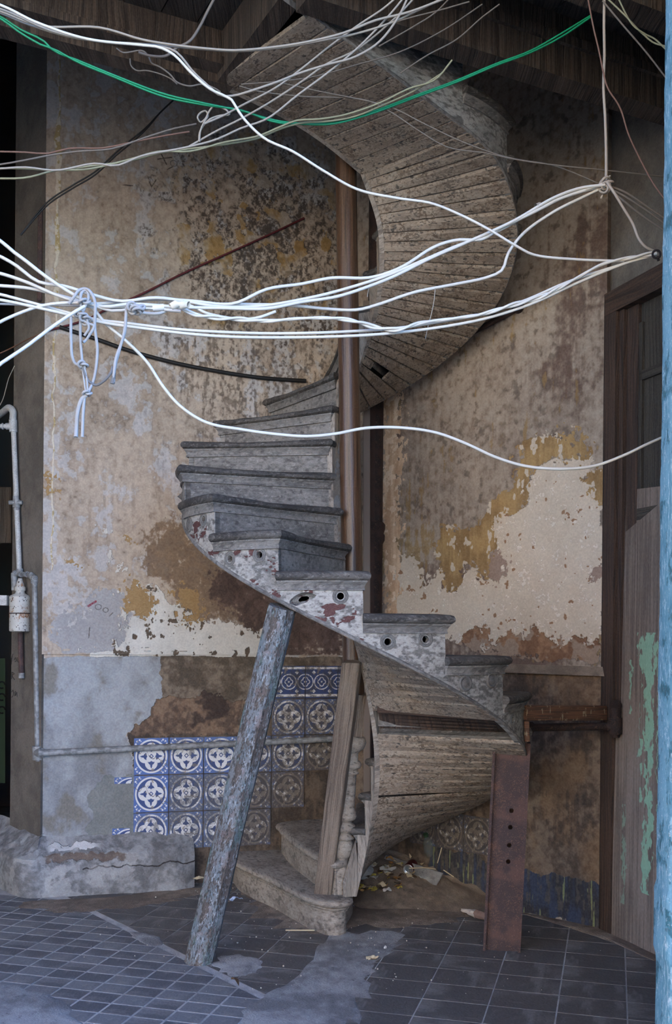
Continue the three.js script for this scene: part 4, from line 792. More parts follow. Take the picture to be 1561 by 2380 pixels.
{
  const t = thing('junction_canister', 'rust-streaked white metal canister hanging from the pillar pipes', 'canister');
  const c = at(46, 1468, 6.4); t.position.copy(c);
  const P = [[0.001, 0], [0.058, 0], [0.064, 0.006], [0.064, 0.2], [0.066, 0.212], [0.06, 0.222], [0.03, 0.236], [0.026, 0.252], [0.034, 0.254], [0.034, 0.274], [0.026, 0.28], [0.022, 0.3], [0.012, 0.33], [0.001, 0.33]];
  add(t, 'body', uvBox(new THREE.LatheGeometry(P.map(([x, y]) => new THREE.Vector2(x, y)), 28)), enamel);
  const r = new THREE.TorusGeometry(0.066, 0.003, 8, 28); r.rotateX(Math.PI / 2); r.translate(0, 0.113, 0); add(t, 'band', r, M.rust);
  const b = new THREE.BoxGeometry(0.045, 0.062, 0.05); b.translate(-0.095, 0.192, 0.01); add(t, 'side_box', uvBox(b), white);
  const t2 = thing('drain_pipe', 'short capped brown pipe stub below the white canister', 'pipe');
  add(t2, 'stub', cyl(at(50, 1566, 6.44), at(47, 1470, 6.44), 0.0165), M.rust);
  add(t2, 'cap', cyl(at(50, 1576, 6.44), at(50, 1564, 6.44), 0.019), M.galv);
}
{
  const t = thing('downpipe', 'rusty cast iron downpipe with collar in the corner behind the stair', 'pipe');
  const p = (y, r) => { const c = wallP(RD, 0.262, y, 0.062); return [...Array(22)].map((_, i) => new THREE.Vector3(c.x + r * Math.sin(i * Math.PI / 11), y, c.z + r * Math.cos(i * Math.PI / 11))); };
  add(t, 'shaft', loft([[0, 0.054], [2.15, 0.054]].map(([y, r]) => p(y, r)), { cap1: true, deg: 60 }), M.iron);
  add(t, 'collar', loft([[2.15, 0.055], [2.17, 0.066], [2.2, 0.067], [2.215, 0.06], [2.24, 0.068], [2.27, 0.069], [2.285, 0.058]].map(([y, r]) => p(y, r)), { cap0: true, cap1: true, deg: 50 }), M.iron);
  add(t, 'upper_shaft', loft([[2.285, 0.052], [6.85, 0.052]].map(([y, r]) => p(y, r)), { deg: 60 }), M.iron);
  const b = thing('corner_batten', 'narrow green-stained wooden batten standing beside the iron downpipe', 'batten');
  add(b, 'strip', board(at(853, 1470 + EYE * F / 6.4, 6.4).setY(0.02), at(851, 700, 6.4), new THREE.Vector3(1, 0, 0), 0.043, 0.03), M.green);
}
{
  const t = thing('support_bar', 'dark iron bar tying the curved upper flight to the right wall', 'bar'), [s, y] = toWall(RD, 1208, 716);
  add(t, 'bar', cyl(wallP(RD, s, y, 0.005), SP(18.6, 0.84, 3.22), 0.016), M.iron);
  add(t, 'wall_plate', cyl(wallP(RD, s, y, 0.01), wallP(RD, s, y, 0.035), 0.035), M.iron);
}
// right-hand side: leaning board, rail, pipe with tee
{
  const t = thing('wooden_panel', 'tall grey board streaked with pale green paint leaning in the doorway', 'board');
  const bl = onFloor(1400, 2164), br = onFloor(1565, 2240), off = new THREE.Vector3(0.949, 0, -0.316).multiplyScalar(0.03);
  const tl = at(1427, 1143, 5.54), tr = at(1568, 1126, 5.04); bl.y = br.y = 0.004;
  const g = solid([bl, br, br.clone().add(off), bl.clone().add(off)], [tl, tr, tr.clone().add(off), tl.clone().add(off)]);
  const p = g.attributes.position, uv = g.attributes.uv; for (let i = 0; i < p.count; i++) { const q = new THREE.Vector3().fromBufferAttribute(p, i); uv.setXY(i, clamp(Math.hypot(q.x - bl.x, q.z - bl.z) / Math.hypot(br.x - bl.x, br.z - bl.z), 0, 1), q.y / tl.y); }
  add(t, 'board', g, M.green);
}
const redwood = surf(bake(512, 128, (u, v) => { const g = pf(u, v, 4, 26, 4, 1401), b = pf(u, v, 30, 10, 4, 1405), d = pf(u, v, 46, 3, 3, 1411); let c = mix3([112, 78, 56], [76, 54, 42], st(g, 0.35, 0.65)); c = mix3(c, [172, 168, 140], st(d * 0.7 + b * 0.3, 0.62, 0.68) * 0.7); return [...c, 0.5 + (g - 0.5) * 0.5]; }), 0.5, 0.12, 0.002, 0.7);
{
  const t = thing('rail', 'short reddish brown rail from the stair foot to the door frame', 'rail');
  add(t, 'bar', swap(board(at(1218, 1657, 5.1), at(1406, 1657, 5.5), new THREE.Vector3(0, 1, 0), 0.078, 0.03)), redwood);
  add(t, 'bracket', board(at(1224, 1724, 5.1), at(1223, 1676, 5.1), new THREE.Vector3(1, 0, 0), 0.026, 0.026), redwood);
  const q = thing('wall_pipe', 'dark horizontal pipe with tee fitting under the reddish rail', 'pipe');
  add(q, 'pipe', cyl(at(1226, 1691, 5.35), at(1428, 1688, 5.46), 0.021), M.iron);
  add(q, 'collar', cyl(at(1226, 1691, 5.35), at(1236, 1691, 5.355), 0.032), M.iron);
  add(q, 'tee', mergeGeometries([cyl(at(1429, 1706, 5.42), at(1429, 1668, 5.42), 0.036), cyl(at(1429, 1714, 5.42), at(1429, 1706, 5.42), 0.022), cyl(at(1429, 1668, 5.42), at(1430, 1640, 5.42), 0.03), ball(at(1430, 1640, 5.42), 0.032), cyl(at(1412, 1688, 5.43), at(1424, 1688, 5.42), 0.03)]), M.iron);
}
// glimpsed at the far left: green shutter with iron scrolls, tan board, beam of the dark room
{
  const t = thing('iron_grille', 'green panel with black iron scrolls beyond the pillar', 'grille');
  add(t, 'panel', solid([at(-120, 1820, 7.5), at(12, 1820, 7.5), at(12, 1820, 7.55), at(-120, 1820, 7.55)], [at(-120, 1530, 7.5), at(12, 1530, 7.5), at(12, 1530, 7.55), at(-120, 1530, 7.55)]), plain(0x4a5f44, 0.8));
  for (const [x, y] of [[4, 1592], [4, 1620], [4, 1650]]) { const g = new THREE.TorusGeometry(0.024, 0.005, 8, 20, 5.2), p = at(x, y, 7.46); g.translate(p.x, p.y, p.z); add(t, 'scroll', g, M.black); }
  add(t, 'bar', cyl(at(-14, 1830, 7.46), at(-12, 1500, 7.46), 0.008), M.black);
  const w = thing('board', 'tan wooden board beyond the pillar edge', 'board');
  add(w, 'plank', solid([at(-120, 1262, 7.5), at(26, 1262, 7.5), at(26, 1262, 7.55), at(-120, 1262, 7.55)], [at(-120, 1134, 7.5), at(26, 1132, 7.5), at(26, 1132, 7.55), at(-120, 1134, 7.55)]), M.bare);
  const b = thing('pipe_stub', 'rusty brown rail fixed upright at the pillar corner', 'rail');
  add(b, 'strip', board(at(92, 700, 6.275), at(94, 488, 6.275), new THREE.Vector3(1, 0, 0), 0.03, 0.015), M.rust);
}

// ---------------------------------------------------------------- litter under the stair
const HS = 0.3, HD = 5.86, hill = (d) => Math.max(0, (d - HD) * HS);
{
  const nx = 40, nd = 30, pos = [], uv = [], idx = [];
  for (let j = 0; j <= nd; j++) for (let i = 0; i <= nx; i++) { const x = 0.06 + i * 0.026, d = 5.78 + j * 0.033, e = st(x, 0.04, 0.2) * (1 - st(x, 0.85, 1.1)), y = -0.01 + (hill(d) + 0.012) * e + (fbm(x * 18, d * 18, 4, 1501) - 0.5) * 0.05 * Math.min(1, hill(d) * 12); const o = Math.min((x - CORN[0]) * 0.259 - (d - CORN[1]) * 0.966, -(x - CORN[0]) * 0.657 - (d - CORN[1]) * 0.754), D2 = o < 0.006 ? d + (o - 0.006) * 1.2 : d; pos.push(x, y, -D2); uv.push(x, d); }
  for (let j = 0; j < nd; j++) for (let i = 0; i < nx; i++) { const a = j * (nx + 1) + i; idx.push(a, a + 1, a + nx + 1, a + 1, a + nx + 2, a + nx + 1); }
  const g = new THREE.BufferGeometry(); g.setAttribute('position', new THREE.Float32BufferAttribute(pos, 3)); g.setAttribute('uv', new THREE.Float32BufferAttribute(uv, 2)); g.setIndex(idx); g.computeVertexNormals();
  tag(add(scene, 'dirt_heap', g, M.dirt, 'brown heap of swept dirt in the corner under the stair'), null, 'dirt', null, 'stuff');
}
const onHill = (px2, py) => { const b = ray(px2, py)[1]; let d = (EYE + HS * HD) / (HS - b); if (d < HD) d = -EYE / b; return at(px2, py, d); };
function crumple(w, h, amp, s, curl = 0) {
  const g = new THREE.PlaneGeometry(w, h, 10, 8), p = g.attributes.position, v = new THREE.Vector3();
  for (let i = 0; i < p.count; i++) { v.fromBufferAttribute(p, i); const e = 1 + (fbm(v.x * 60 + s, v.y * 60, 2, s) - 0.5) * 0.35; p.setXYZ(i, v.x * e, v.y * e, (fbm(v.x * 34 + s, v.y * 34, 3, s + 2) - 0.5) * amp + curl * (v.x / w) ** 2 * w * 2); }
  const q = p.count, pos = [...p.array], top = g.index.array, idx = [...top];
  for (let i = 0; i < q; i++) pos.push(p.getX(i), p.getY(i), p.getZ(i) - 0.0012);
  for (let i = 0; i < top.length; i += 3) idx.push(top[i] + q, top[i + 2] + q, top[i + 1] + q);
  const r = new THREE.BufferGeometry(); r.setAttribute('position', new THREE.Float32BufferAttribute(pos, 3)); r.setIndex(idx); r.rotateX(-Math.PI / 2); r.computeVertexNormals(); return r;
}
const paper = plain(0xcfccc4, 0.85), cream = plain(0xc8b896, 0.85), leafM = plain(0xa8804e, 0.85), leafD = plain(0x5a452f, 0.85), charM = plain(0x2a2725, 0.8), orange = plain(0xc98a4a, 0.7), blueish = plain(0xb9c6dc, 0.8), yellow = plain(0xb9a84e, 0.85);
const lay = (name, label, cat, p, g, m, part = null, ry = 0, lift = 0.012) => { const o = add(scene, name, g, m, label); o.userData.category = cat; if (cat === 'paper') o.userData.group = 'paper scraps in the litter'; if (cat === 'leaf') o.userData.group = 'dry leaves on the floor'; o.position.copy(p); o.position.y += lift; o.rotation.y = ry; return o; };
[['flat white paper scrap beside the drink can', 902, 2022, 0.1, 0.06, paper], ['pale crumpled paper to the right of the drink can', 962, 2024, 0.075, 0.05, paper], ['yellow and white wrapper scrap by the newel foot', 830, 2064, 0.07, 0.05, yellow], ['cream paper shreds left of the drink can', 858, 2066, 0.08, 0.05, cream], ['white torn paper strip under the soffit edge', 872, 2042, 0.12, 0.04, paper], ['small crumpled white scrap at the rim of the first step', 812, 2112, 0.04, 0.04, blueish], ['bright scrap lying on the slate tiles near the middle', 866, 2231, 0.06, 0.035, cream], ['tiny white fleck of paper on the tiles before the steel channel', 895, 2207, 0.02, 0.014, paper], ['cream scraps on the floor left of the painted prop', 462, 2046, 0.07, 0.05, cream], ['bluish shred beside the rounded starting step', 548, 2092, 0.075, 0.035, blueish], ['fold of tan cardboard leaning behind the can', 985, 2014, 0.06, 0.045, cream], ['pale card edge at the back of the litter', 930, 2006, 0.07, 0.05, cream]].forEach(([l, x, y, w, h, m], i) => lay('paper_scrap', l, 'paper', onHill(x, y), crumple(w, h, 0.045, 1601 + i * 7), m, null, i * 1.1, 0.014));
[['broad brown dry leaf curling above the litter', 948, 1990, 0.1, leafM], ['dry leaf bent over at the right of the litter', 1000, 2004, 0.11, leafM], ['round pale leaf behind the drink can', 952, 2002, 0.06, cream], ['thin curled dead leaf on the cement near the small tiles', 545, 2300, 0.06, leafD], ['dark shrivelled leaf at the left of the drink can', 920, 2030, 0.06, leafD], ['brown leaf among the papers under the inner stringer', 906, 2010, 0.07, leafM]].forEach(([l, x, y, w, m], i) => { const sh = new THREE.Shape(); sh.moveTo(-w / 2, 0); sh.quadraticCurveTo(0, w * 0.42, w / 2, 0); sh.quadraticCurveTo(0, -w * 0.42, -w / 2, 0); const g = new THREE.ExtrudeGeometry(sh, { depth: 0.0012, bevelEnabled: false, curveSegments: 14 }), p = g.attributes.position; for (let k = 0; k < p.count; k++) p.setZ(k, p.getZ(k) + Math.sin(p.getX(k) / w * 3 + 1) * w * 0.25 + Math.abs(p.getY(k)) * 0.5); g.rotateX(-1.2); g.computeVertexNormals(); lay('dry_leaf', l, 'leaf', onHill(x, y), g, m, null, i * 0.8, 0.03); });
{
  const c = thing('drink_can', 'dark red drink can lying with its silver end forward', 'can'), p = onHill(948, 2032); p.y += 0.03; c.position.copy(p); c.rotation.set(0.1, -0.35, 0);
  const body = new THREE.LatheGeometry([[0.001, 0], [0.026, 0], [0.032, 0.008], [0.033, 0.014], [0.033, 0.1], [0.03, 0.108]].map(([x, y]) => new THREE.Vector2(x, y)), 28); body.rotateX(Math.PI / 2); body.translate(0, 0, -0.108); add(c, 'body', body, plain(0x5a1e22, 0.35, 0.4));
  const lid = new THREE.LatheGeometry([[0.001, 0.104], [0.018, 0.104], [0.024, 0.103], [0.026, 0.109], [0.029, 0.112], [0.031, 0.108]].map(([x, y]) => new THREE.Vector2(x, y)), 28); lid.rotateX(Math.PI / 2); lid.translate(0, 0, -0.108); add(c, 'lid', lid, plain(0xcfd2d4, 0.3, 0.9));
  const tab = new THREE.TorusGeometry(0.008, 0.002, 6, 16); tab.scale(0.7, 1.2, 1); tab.translate(0.004, -0.004, -0.002); add(c, 'pull_tab', tab, plain(0xb4b8ba, 0.3, 0.9));
}
{
  const b = thing('plastic_bottle', 'crushed clear plastic bottle in the corner litter', 'bottle'), p = onHill(1004, 2014); p.y += 0.035; b.position.copy(p); b.rotation.set(0.25, 0.6, 0.3);
  const g = new THREE.LatheGeometry([[0.001, 0], [0.03, 0], [0.035, 0.01], [0.033, 0.05], [0.036, 0.07], [0.034, 0.12], [0.024, 0.155], [0.013, 0.175], [0.013, 0.19]].map(([x, y]) => new THREE.Vector2(x, y)), 24); add(b, 'body', g, new THREE.MeshPhysicalMaterial({ color: 0xd8e0dc, roughness: 0.2, transmission: 0.85, thickness: 0 }));
  add(b, 'cap', cyl(new THREE.Vector3(0, 0.188, 0), new THREE.Vector3(0, 0.205, 0), 0.015), plain(0x3a5c44, 0.5));
  const w = lay('cloth_bundle', 'pale grey rag bundle behind the foot of the inner stringer', 'rag', onHill(838, 2034), (() => { const g2 = new THREE.IcosahedronGeometry(0.06, 4), q = g2.attributes.position, v = new THREE.Vector3(); for (let i = 0; i < q.count; i++) { v.fromBufferAttribute(q, i); const k = 0.8 + fbm(v.x * 20 + 3, v.y * 20 + v.z * 14, 4, 1701) * 0.5; q.setXYZ(i, v.x * k * 1.2, v.y * k * 0.85, v.z * k); } g2.computeVertexNormals(); return g2; })(), plain(0x9a9a96, 0.9), null, 0, 0.03);
  const s = thing('board', 'grey-green broken board lying behind the litter', 'board'); const a = V3(0.3, 0.13, 6.5), e = V3(0.62, 0.1, 6.15); add(s, 'plank', board(a, e, new THREE.Vector3(0.3, 0.8, 0.5), 0.17, 0.015), M.cement);
  const k = thing('stick', 'charred black stick on the dirt floor under the soffit', 'stick'); add(k, 'stick', board(onHill(1026, 2080).setY(0.02), onHill(1062, 2090).setY(0.012), new THREE.Vector3(0, 1, 0), 0.016, 0.02), charM);
  const k2 = thing('stick', 'long thin dark twig beside the charred stick', 'stick'); add(k2, 'twig', tube([onHill(975, 2083).setY(0.012), onHill(1000, 2085).setY(0.01), onHill(1034, 2083).setY(0.012)], 0.004), charM);
  for (const [l, x0, x1, y, m] of [['orange wooden stick on the brown dirt below the can', 852, 904, 2111, orange], ['pale tan wooden stick on the slate tiles', 663, 731, 2169, cream]]) { const q = thing('stick', l, 'stick'); const A = onFloor(x0, y), B = onFloor(x1, y); A.y = B.y = 0.016; add(q, 'stick', board(A, B, new THREE.Vector3(0, 0, 1), 0.008, 0.006, 0.001), m); }
  const r = thing('stake', 'pale pointed wooden stake lying behind the steel channel foot', 'stake'), A = onFloor(1070, 2126), B = onFloor(1150, 2146); A.y = B.y = 0.026;
  const rough = (g, k) => { g = mergeVertices(g); const p = g.attributes.position; for (let i = 0; i < p.count; i++) { const n = fbm(p.getX(i) * 40, p.getY(i) * 60 - p.getZ(i) * 50, 3, k); p.setXYZ(i, p.getX(i) + (n - 0.5) * 0.016, p.getY(i) + (fbm(p.getX(i) * 70, p.getZ(i) * 60, 3, k + 3) - 0.5) * 0.016, p.getZ(i)); } g.computeVertexNormals(); return g; }, seg = (a, b, r0, r1) => { const o = []; for (let i = 0; i < 5; i++) o.push(cyl(a.clone().lerp(b, i / 5), a.clone().lerp(b, (i + 1) / 5), lerp(r0, r1, i / 5), lerp(r0, r1, (i + 1) / 5), 14)); return mergeGeometries(o); }, C = A.clone().lerp(B, 0.45);
  add(r, 'tip', rough(seg(C, A, 0.023, 0.006), 5), plain(0xb0a69c, 0.9)); add(r, 'shaft', rough(seg(C, B, 0.023, 0.025), 9), plain(0x7c665c, 0.9));
  for (const [l, pts] of [['bent pale straw sticking up from the litter', [[1016, 2006], [1020, 1992], [1026, 1970]]], ['thin tan straw lying across the drink can', [[950, 2018], [990, 2017], [1012, 2020]]], ['white straw at the right end of the litter', [[1030, 2022], [1042, 2030], [1054, 2038]]]]) { const q = thing('straw', l, 'straw'); add(q, 'stem', tube(pts.map(([x, y]) => at(x, y, 6.1)), 0.003), cream); }
}
// the rest of the litter: shreds nobody could count
{
  const bits = [], cols = [paper, cream, leafM, leafD, cream, yellow];
  const geos = cols.map(() => []);
  for (let i = 0; i < 90; i++) { const x = 800 + Math.pow(rnd(), 0.8) * 250, y = 2002 + rnd() * (x < 930 ? 74 : 40), p = onHill(x, y); if (-(p.x - CORN[0]) * 0.657 - (-p.z - CORN[1]) * 0.754 < 0.05) continue; const g = crumple(rr(0.02, 0.06), rr(0.012, 0.035), 0.04, 2000 + i * 3).toNonIndexed(); g.rotateX(rr(-0.5, 0.5)); g.rotateY(rnd() * 6); g.translate(p.x, p.y + 0.012 + rnd() * 0.012, p.z); geos[Math.floor(rnd() * cols.length)].push(g); }
  const t = new THREE.Group(); t.name = 'litter'; scene.add(t); tag(t, 'mixed shreds of paper and dead leaves strewn under the soffit', 'litter', null, 'stuff');
  geos.forEach((g, i) => { if (g.length) add(t, ['paper_shreds', 'cream_shreds', 'leaf_shreds', 'dark_leaf_shreds', 'card_shreds', 'wrapper_shreds'][i], mergeGeometries(g), cols[i]); });
}
// loose crumbs of plaster strewn over the floor
{
  const g = new THREE.DodecahedronGeometry(0.0026, 0), m = new THREE.InstancedMesh(g, plain(0xa9a295, 0.9), 420), M4 = new THREE.Matrix4(), q = new THREE.Quaternion();
  for (let i = 0; i < 420; i++) { const x = 780 + (rnd() + rnd() + rnd() - 1.5) * 520, y = 2050 + rnd() * rnd() * 300, p = onFloor(x, y), k = 0.4 + rnd() * rnd() * 1.8; p.y = 0.006 + (p.x > 0.1 && p.x < 0.9 ? hill(-p.z) * 0.6 : 0); M4.compose(p, q.setFromEuler(new THREE.Euler(rnd() * 6, rnd() * 6, 0)), new THREE.Vector3(k, k * 0.6, k)); m.setMatrixAt(i, M4); }
  m.name = 'plaster_crumbs'; m.castShadow = m.receiveShadow = true; scene.add(m); tag(m, 'scattered crumbs of fallen plaster on the floor', 'debris', null, 'stuff');
}
// ---------------------------------------------------------------- cables strung across the doorway
const cabW = plain(0xcac5b8, 0.55), cabB = plain(0x948a7a, 0.65), cabT = plain(0x665c50, 0.7), cabG = plain(0x0c8254, 0.5), cabY = plain(0x848060, 0.65), cabK = plain(0x0f0e0e, 0.6), cabR = plain(0x5a1c22, 0.6), cabBr = plain(0x6e5040, 0.7), rope = plain(0xa09e9a, 0.85), ropeD = plain(0x6c6a68, 0.9), twineM = plain(0x9c9080, 0.9);
let wn = 0;
function line(pts, d0, d1) { const o = [], n = pts.length / 2; for (let i = 0; i < n; i++) o.push(at(pts[2 * i], pts[2 * i + 1], lerp(d0, d1, clamp(pts[2 * i] / 1560, 0, 1)) + (vn(i * 0.9, ++wn * 0.01, 77) - 0.5) * 0.03)); return o; }
function cable(label, pts, d0, d1, r, m, group) { if (pts[0] <= -20) pts = [-1000, pts[1] + (pts[3] - pts[1]) / (pts[2] - pts[0]) * -480, ...pts];   // strung on from beyond the left edge
  const o = add(scene, 'cable', tube(line(pts, d0, d1), r, 7, 7), m, label); tag(o, null, 'cable', group ?? new Map([[cabW, 'white cables strung across the doorway'], [cabB, 'beige cables under the ceiling'], [cabT, 'thin grey-brown cables'], [cabY, 'yellowish cables'], [cabBr, 'brown cables']]).get(m)); return o; }
// the white bundle in front
cable('white cable rising top left through the rope tie, then topmost in the bundle', [-30, 540, 40, 592, 52, 600, 110, 645, 180, 690, 215, 707, 245, 713, 300, 707, 420, 714, 520, 716, 620, 717, 700, 702, 780, 690, 850, 668, 920, 640, 1000, 600, 1080, 565, 1190, 515, 1290, 458, 1350, 437, 1405, 430], 3.32, 3.75, 0.0058, cabW);
cable('white cable second from the top at the left edge', [-30, 584, 30, 612, 90, 655, 150, 665, 215, 685, 280, 700, 360, 692, 430, 700, 500, 712, 600, 712, 720, 692, 800, 672, 900, 640, 990, 602, 1060, 572, 1150, 540, 1220, 502, 1300, 462, 1405, 430], 3.34, 3.76, 0.0056, cabW);
cable('white cable arching highest above the others right of the brown pole', [-30, 628, 60, 655, 130, 685, 200, 705, 300, 700, 370, 695, 450, 700, 540, 706, 620, 672, 700, 660, 770, 646, 860, 645, 930, 622, 1010, 573, 1060, 558, 1120, 556, 1160, 532, 1230, 498, 1320, 454, 1405, 427], 3.36, 3.75, 0.0056, cabW);
cable('white cable with a kink below the soffit edge, lowest to the knot', [-30, 662, 80, 672, 150, 690, 240, 712, 330, 712, 420, 718, 500, 708, 600, 708, 680, 710, 760, 718, 830, 720, 880, 707, 960, 680, 1060, 660, 1130, 645, 1166, 628, 1180, 590, 1200, 560, 1230, 530, 1290, 490, 1350, 460, 1405, 433], 3.38, 3.77, 0.0056, cabW);
cable('upper of the two parallel white cables running low to the ring', [-30, 678, 60, 700, 140, 722, 220, 742, 300, 752, 420, 766, 520, 772, 620, 775, 720, 774, 820, 770, 920, 763, 1020, 748, 1120, 730, 1220, 698, 1320, 655, 1440, 616, 1525, 590], 3.36, 3.62, 0.0052, cabW);
cable('lower of the two parallel white cables running low to the ring', [-30, 692, 100, 718, 160, 732, 240, 750, 340, 764, 440, 776, 540, 783, 700, 784, 850, 779, 950, 770, 1050, 756, 1140, 737, 1240, 704, 1340, 658, 1450, 613, 1525, 592], 3.34, 3.61, 0.0052, cabW);
{
  const base = line([420, 715, 450, 730, 500, 738, 560, 742, 620, 746, 700, 740, 780, 740, 830, 748, 870, 760, 920, 766, 980, 750, 1040, 742, 1120, 730, 1180, 712, 1260, 688, 1330, 652, 1400, 614, 1460, 600, 1525, 588], 3.33, 3.6), cv = new THREE.CatmullRomCurve3(base, false, 'centripetal');
  [['first', 0], ['second', Math.PI]].forEach(([w, ph]) => { const p = []; for (let i = 0; i <= 240; i++) { const t = i / 240, c = cv.getPointAt(t), a = t * 62 + ph, q = 0.0052 * (0.6 + 0.4 * Math.sin(t * 20)); c.y += Math.sin(a) * q; c.z += Math.cos(a) * q; p.push(c); } const o = add(scene, 'cable', new THREE.TubeGeometry(new THREE.CatmullRomCurve3(p), 300, 0.0046, 7), cabW, 'white strand that lies ' + (ph ? 'below' : 'above') + ' its twin where the twisted pair leaves the taped joint'); tag(o, null, 'cable', 'strands of the twisted white pair'); });
}
cable('white cable bowing up from the left edge into the rope tie', [-30, 764, 0, 748, 40, 730, 95, 711, 150, 704, 200, 705, 260, 722, 330, 716, 420, 724], 3.33, 3.7, 0.0052, cabW);
cable('white cable entering low at the left edge and ending at the tie', [-30, 868, 0, 846, 60, 806, 110, 768, 150, 740, 185, 718, 196, 712], 3.2, 3.9, 0.0056, cabW);
cable('single white cable sagging from the rope tie across the stair to the right jamb', [190, 704, 215, 716, 245, 752, 290, 790, 340, 840, 380, 900, 420, 945, 480, 982, 560, 998, 650, 1010, 715, 1014, 780, 1008, 850, 995, 930, 994, 1010, 1005, 1080, 1030, 1150, 1062, 1220, 1083, 1300, 1090, 1380, 1083, 1450, 1058, 1500, 1034, 1550, 1012], 3.36, 3.7, 0.0054, cabW);
cable('thin grey-white cable lying flat at the left edge of the bundle', [-30, 706, 60, 708, 130, 709, 200, 712, 290, 718, 360, 718], 3.4, 3.8, 0.004, rope);
cable('white cable dropping out of the bundle under the taped joint', [300, 718, 340, 728, 370, 728, 400, 716, 430, 708, 455, 716, 480, 728, 560, 742, 600, 738, 640, 724], 3.34, 3.7, 0.0052, cabW);
// beige and brown cables under the ceiling
cable('cream cable descending from the top left corner across the stair to the far right', [-20, 4, 85, 52, 200, 90, 330, 105, 370, 110, 405, 128, 445, 170, 490, 208, 520, 222, 540, 234, 550, 252, 570, 280, 615, 322, 680, 352, 750, 396, 830, 440, 920, 460, 1000, 472, 1060, 495, 1130, 530, 1200, 572, 1240, 592, 1340, 603, 1450, 607], 3.5, 3.66, 0.0046, cabW);
cable('beige cable along the ceiling beam, uppermost from the left corner', [-20, 20, 60, 50, 110, 62, 230, 64, 330, 92, 400, 104, 480, 113, 545, 117, 640, 109, 720, 96, 800, 76, 870, 48, 950, 28, 1050, -10], 3.6, 3.72, 0.0042, cabB);
cable('beige cable just under the uppermost one and rising right', [-20, 24, 60, 55, 160, 85, 230, 96, 330, 102, 400, 108, 480, 115, 545, 119, 640, 112, 740, 96, 820, 80, 900, 56, 980, 20, 1040, -10], 3.62, 3.74, 0.0038, cabB);
cable('cream cable looping low before the beam end and rising to the top edge', [-20, 14, 120, 72, 230, 96, 340, 106, 405, 118, 450, 168, 490, 205, 512, 222, 545, 222, 580, 212, 625, 197, 650, 188, 690, 172, 760, 150, 820, 134, 880, 98, 925, 40, 950, -12], 3.55, 3.75, 0.0042, cabB);
cable('grey cable with a frayed end in front of the upper left wall', [-20, 385, 60, 372, 110, 362, 180, 352, 260, 346, 330, 322, 400, 300, 456, 288], 3.8, 4.0, 0.0034, cabT);
cable('pale cable rising from the left edge to the top, upper of its pair', [-20, 393, 60, 389, 130, 396, 220, 380, 270, 385, 330, 362, 420, 345, 500, 325, 560, 298, 620, 276, 690, 222, 760, 170, 830, 112, 900, 40, 945, -14], 3.62, 3.72, 0.0036, cabB);
cable('pale green-grey cable lowest of those rising from the left edge', [-20, 415, 60, 413, 130, 396, 200, 394, 300, 371, 370, 352, 440, 352, 520, 331, 600, 316, 650, 295, 690, 280, 740, 277, 800, 267, 880, 240, 950, 206, 1010, 186, 1050, 140], 3.64, 3.95, 0.0036, cabY);
cable('pale green-grey cable paired with the lowest rising one', [-20, 391, 70, 392, 120, 396, 210, 386, 300, 374, 370, 356, 440, 346, 520, 336, 600, 321, 650, 300, 700, 286, 760, 282, 820, 272, 890, 244, 960, 212, 1030, 168], 3.66, 3.96, 0.0034, cabY);
cable('dark brown cable nearly level across the upper left wall', [-20, 352, 60, 354, 110, 357, 160, 345, 240, 344, 300, 332, 380, 316, 440, 306], 3.9, 4.1, 0.0034, cabBr);
for (const [l, dy] of [['upper', 0], ['lower', 7]]) { const o = cable(l + ' of two black cables slanting up the left wall edge', [48, 545 + dy * 0.3, 110, 470 + dy, 170, 430 + dy, 220, 400 + dy, 270, 354 + dy, 310, 321 + dy, 340, 296 + dy * 0.5, 372, 262, 410, 226], 5.4, 5.5, 0.0042, cabK, 'black cables slanting up the left wall'); }
cable('curled cable with a loose loop hanging in front of the dark wall', [462, 329, 464, 308, 474, 290, 490, 276, 515, 268, 533, 266, 526, 256, 508, 248, 497, 246, 484, 262, 478, 275, 466, 284, 459, 274, 466, 262, 478, 258, 483, 268, 474, 284, 465, 306, 463, 330], 3.7, 3.8, 0.0034, cabB);
cable('cream cable climbing from the loose loop to the top edge', [474, 288, 520, 268, 560, 246, 640, 204, 700, 160, 760, 112, 830, 60, 890, 20, 930, -14], 3.68, 3.75, 0.0036, cabB);
cable('cream cable climbing below the one from the loose loop', [440, 340, 500, 306, 560, 276, 620, 242, 700, 190, 760, 148, 820, 120, 870, 84, 930, 30, 970, -14], 3.7, 3.78, 0.0036, cabB);
cable('grey-brown cable hanging over the face of the ceiling beam', [502, -12, 480, 30, 465, 60, 440, 96, 410, 112, 385, 130, 350, 130, 322, 122], 3.7, 3.72, 0.005, cabT);
cable('frayed brown wire curling below the ceiling beam', [270, 112, 285, 122, 330, 118, 345, 132, 352, 146, 372, 156, 396, 174, 410, 190, 440, 200, 470, 196, 500, 206, 512, 214], 3.72, 3.8, 0.003, cabT);
cable('thin loose wire end hooking down below the beam', [302, 136, 304, 152, 318, 164, 340, 164, 372, 172, 398, 184, 412, 196], 3.74, 3.8, 0.0026, cabT);
for (const [k, dy] of [['upper', 0], ['lower', 4]]) cable(k + ' of two bright green cables sagging across the top of the doorway', [-20, 28 + dy, 50, 70 + dy * 2, 100, 94 + dy * 3, 125, 118 - dy, 180, 140 + dy, 260, 173 + dy, 380, 218 + dy * 1.6, 470, 239 + dy, 560, 258 - dy * 0.4, 640, 280 + dy, 700, 287 + dy * 0.3, 770, 284 + dy, 860, 261 + dy, 960, 224 + dy, 1060, 187 + dy, 1150, 149 + dy, 1230, 119 + dy, 1300, 80 + dy * 2, 1372, 36 + dy], 3.55, 4.1, 0.0036, cabG, 'bright green cables');
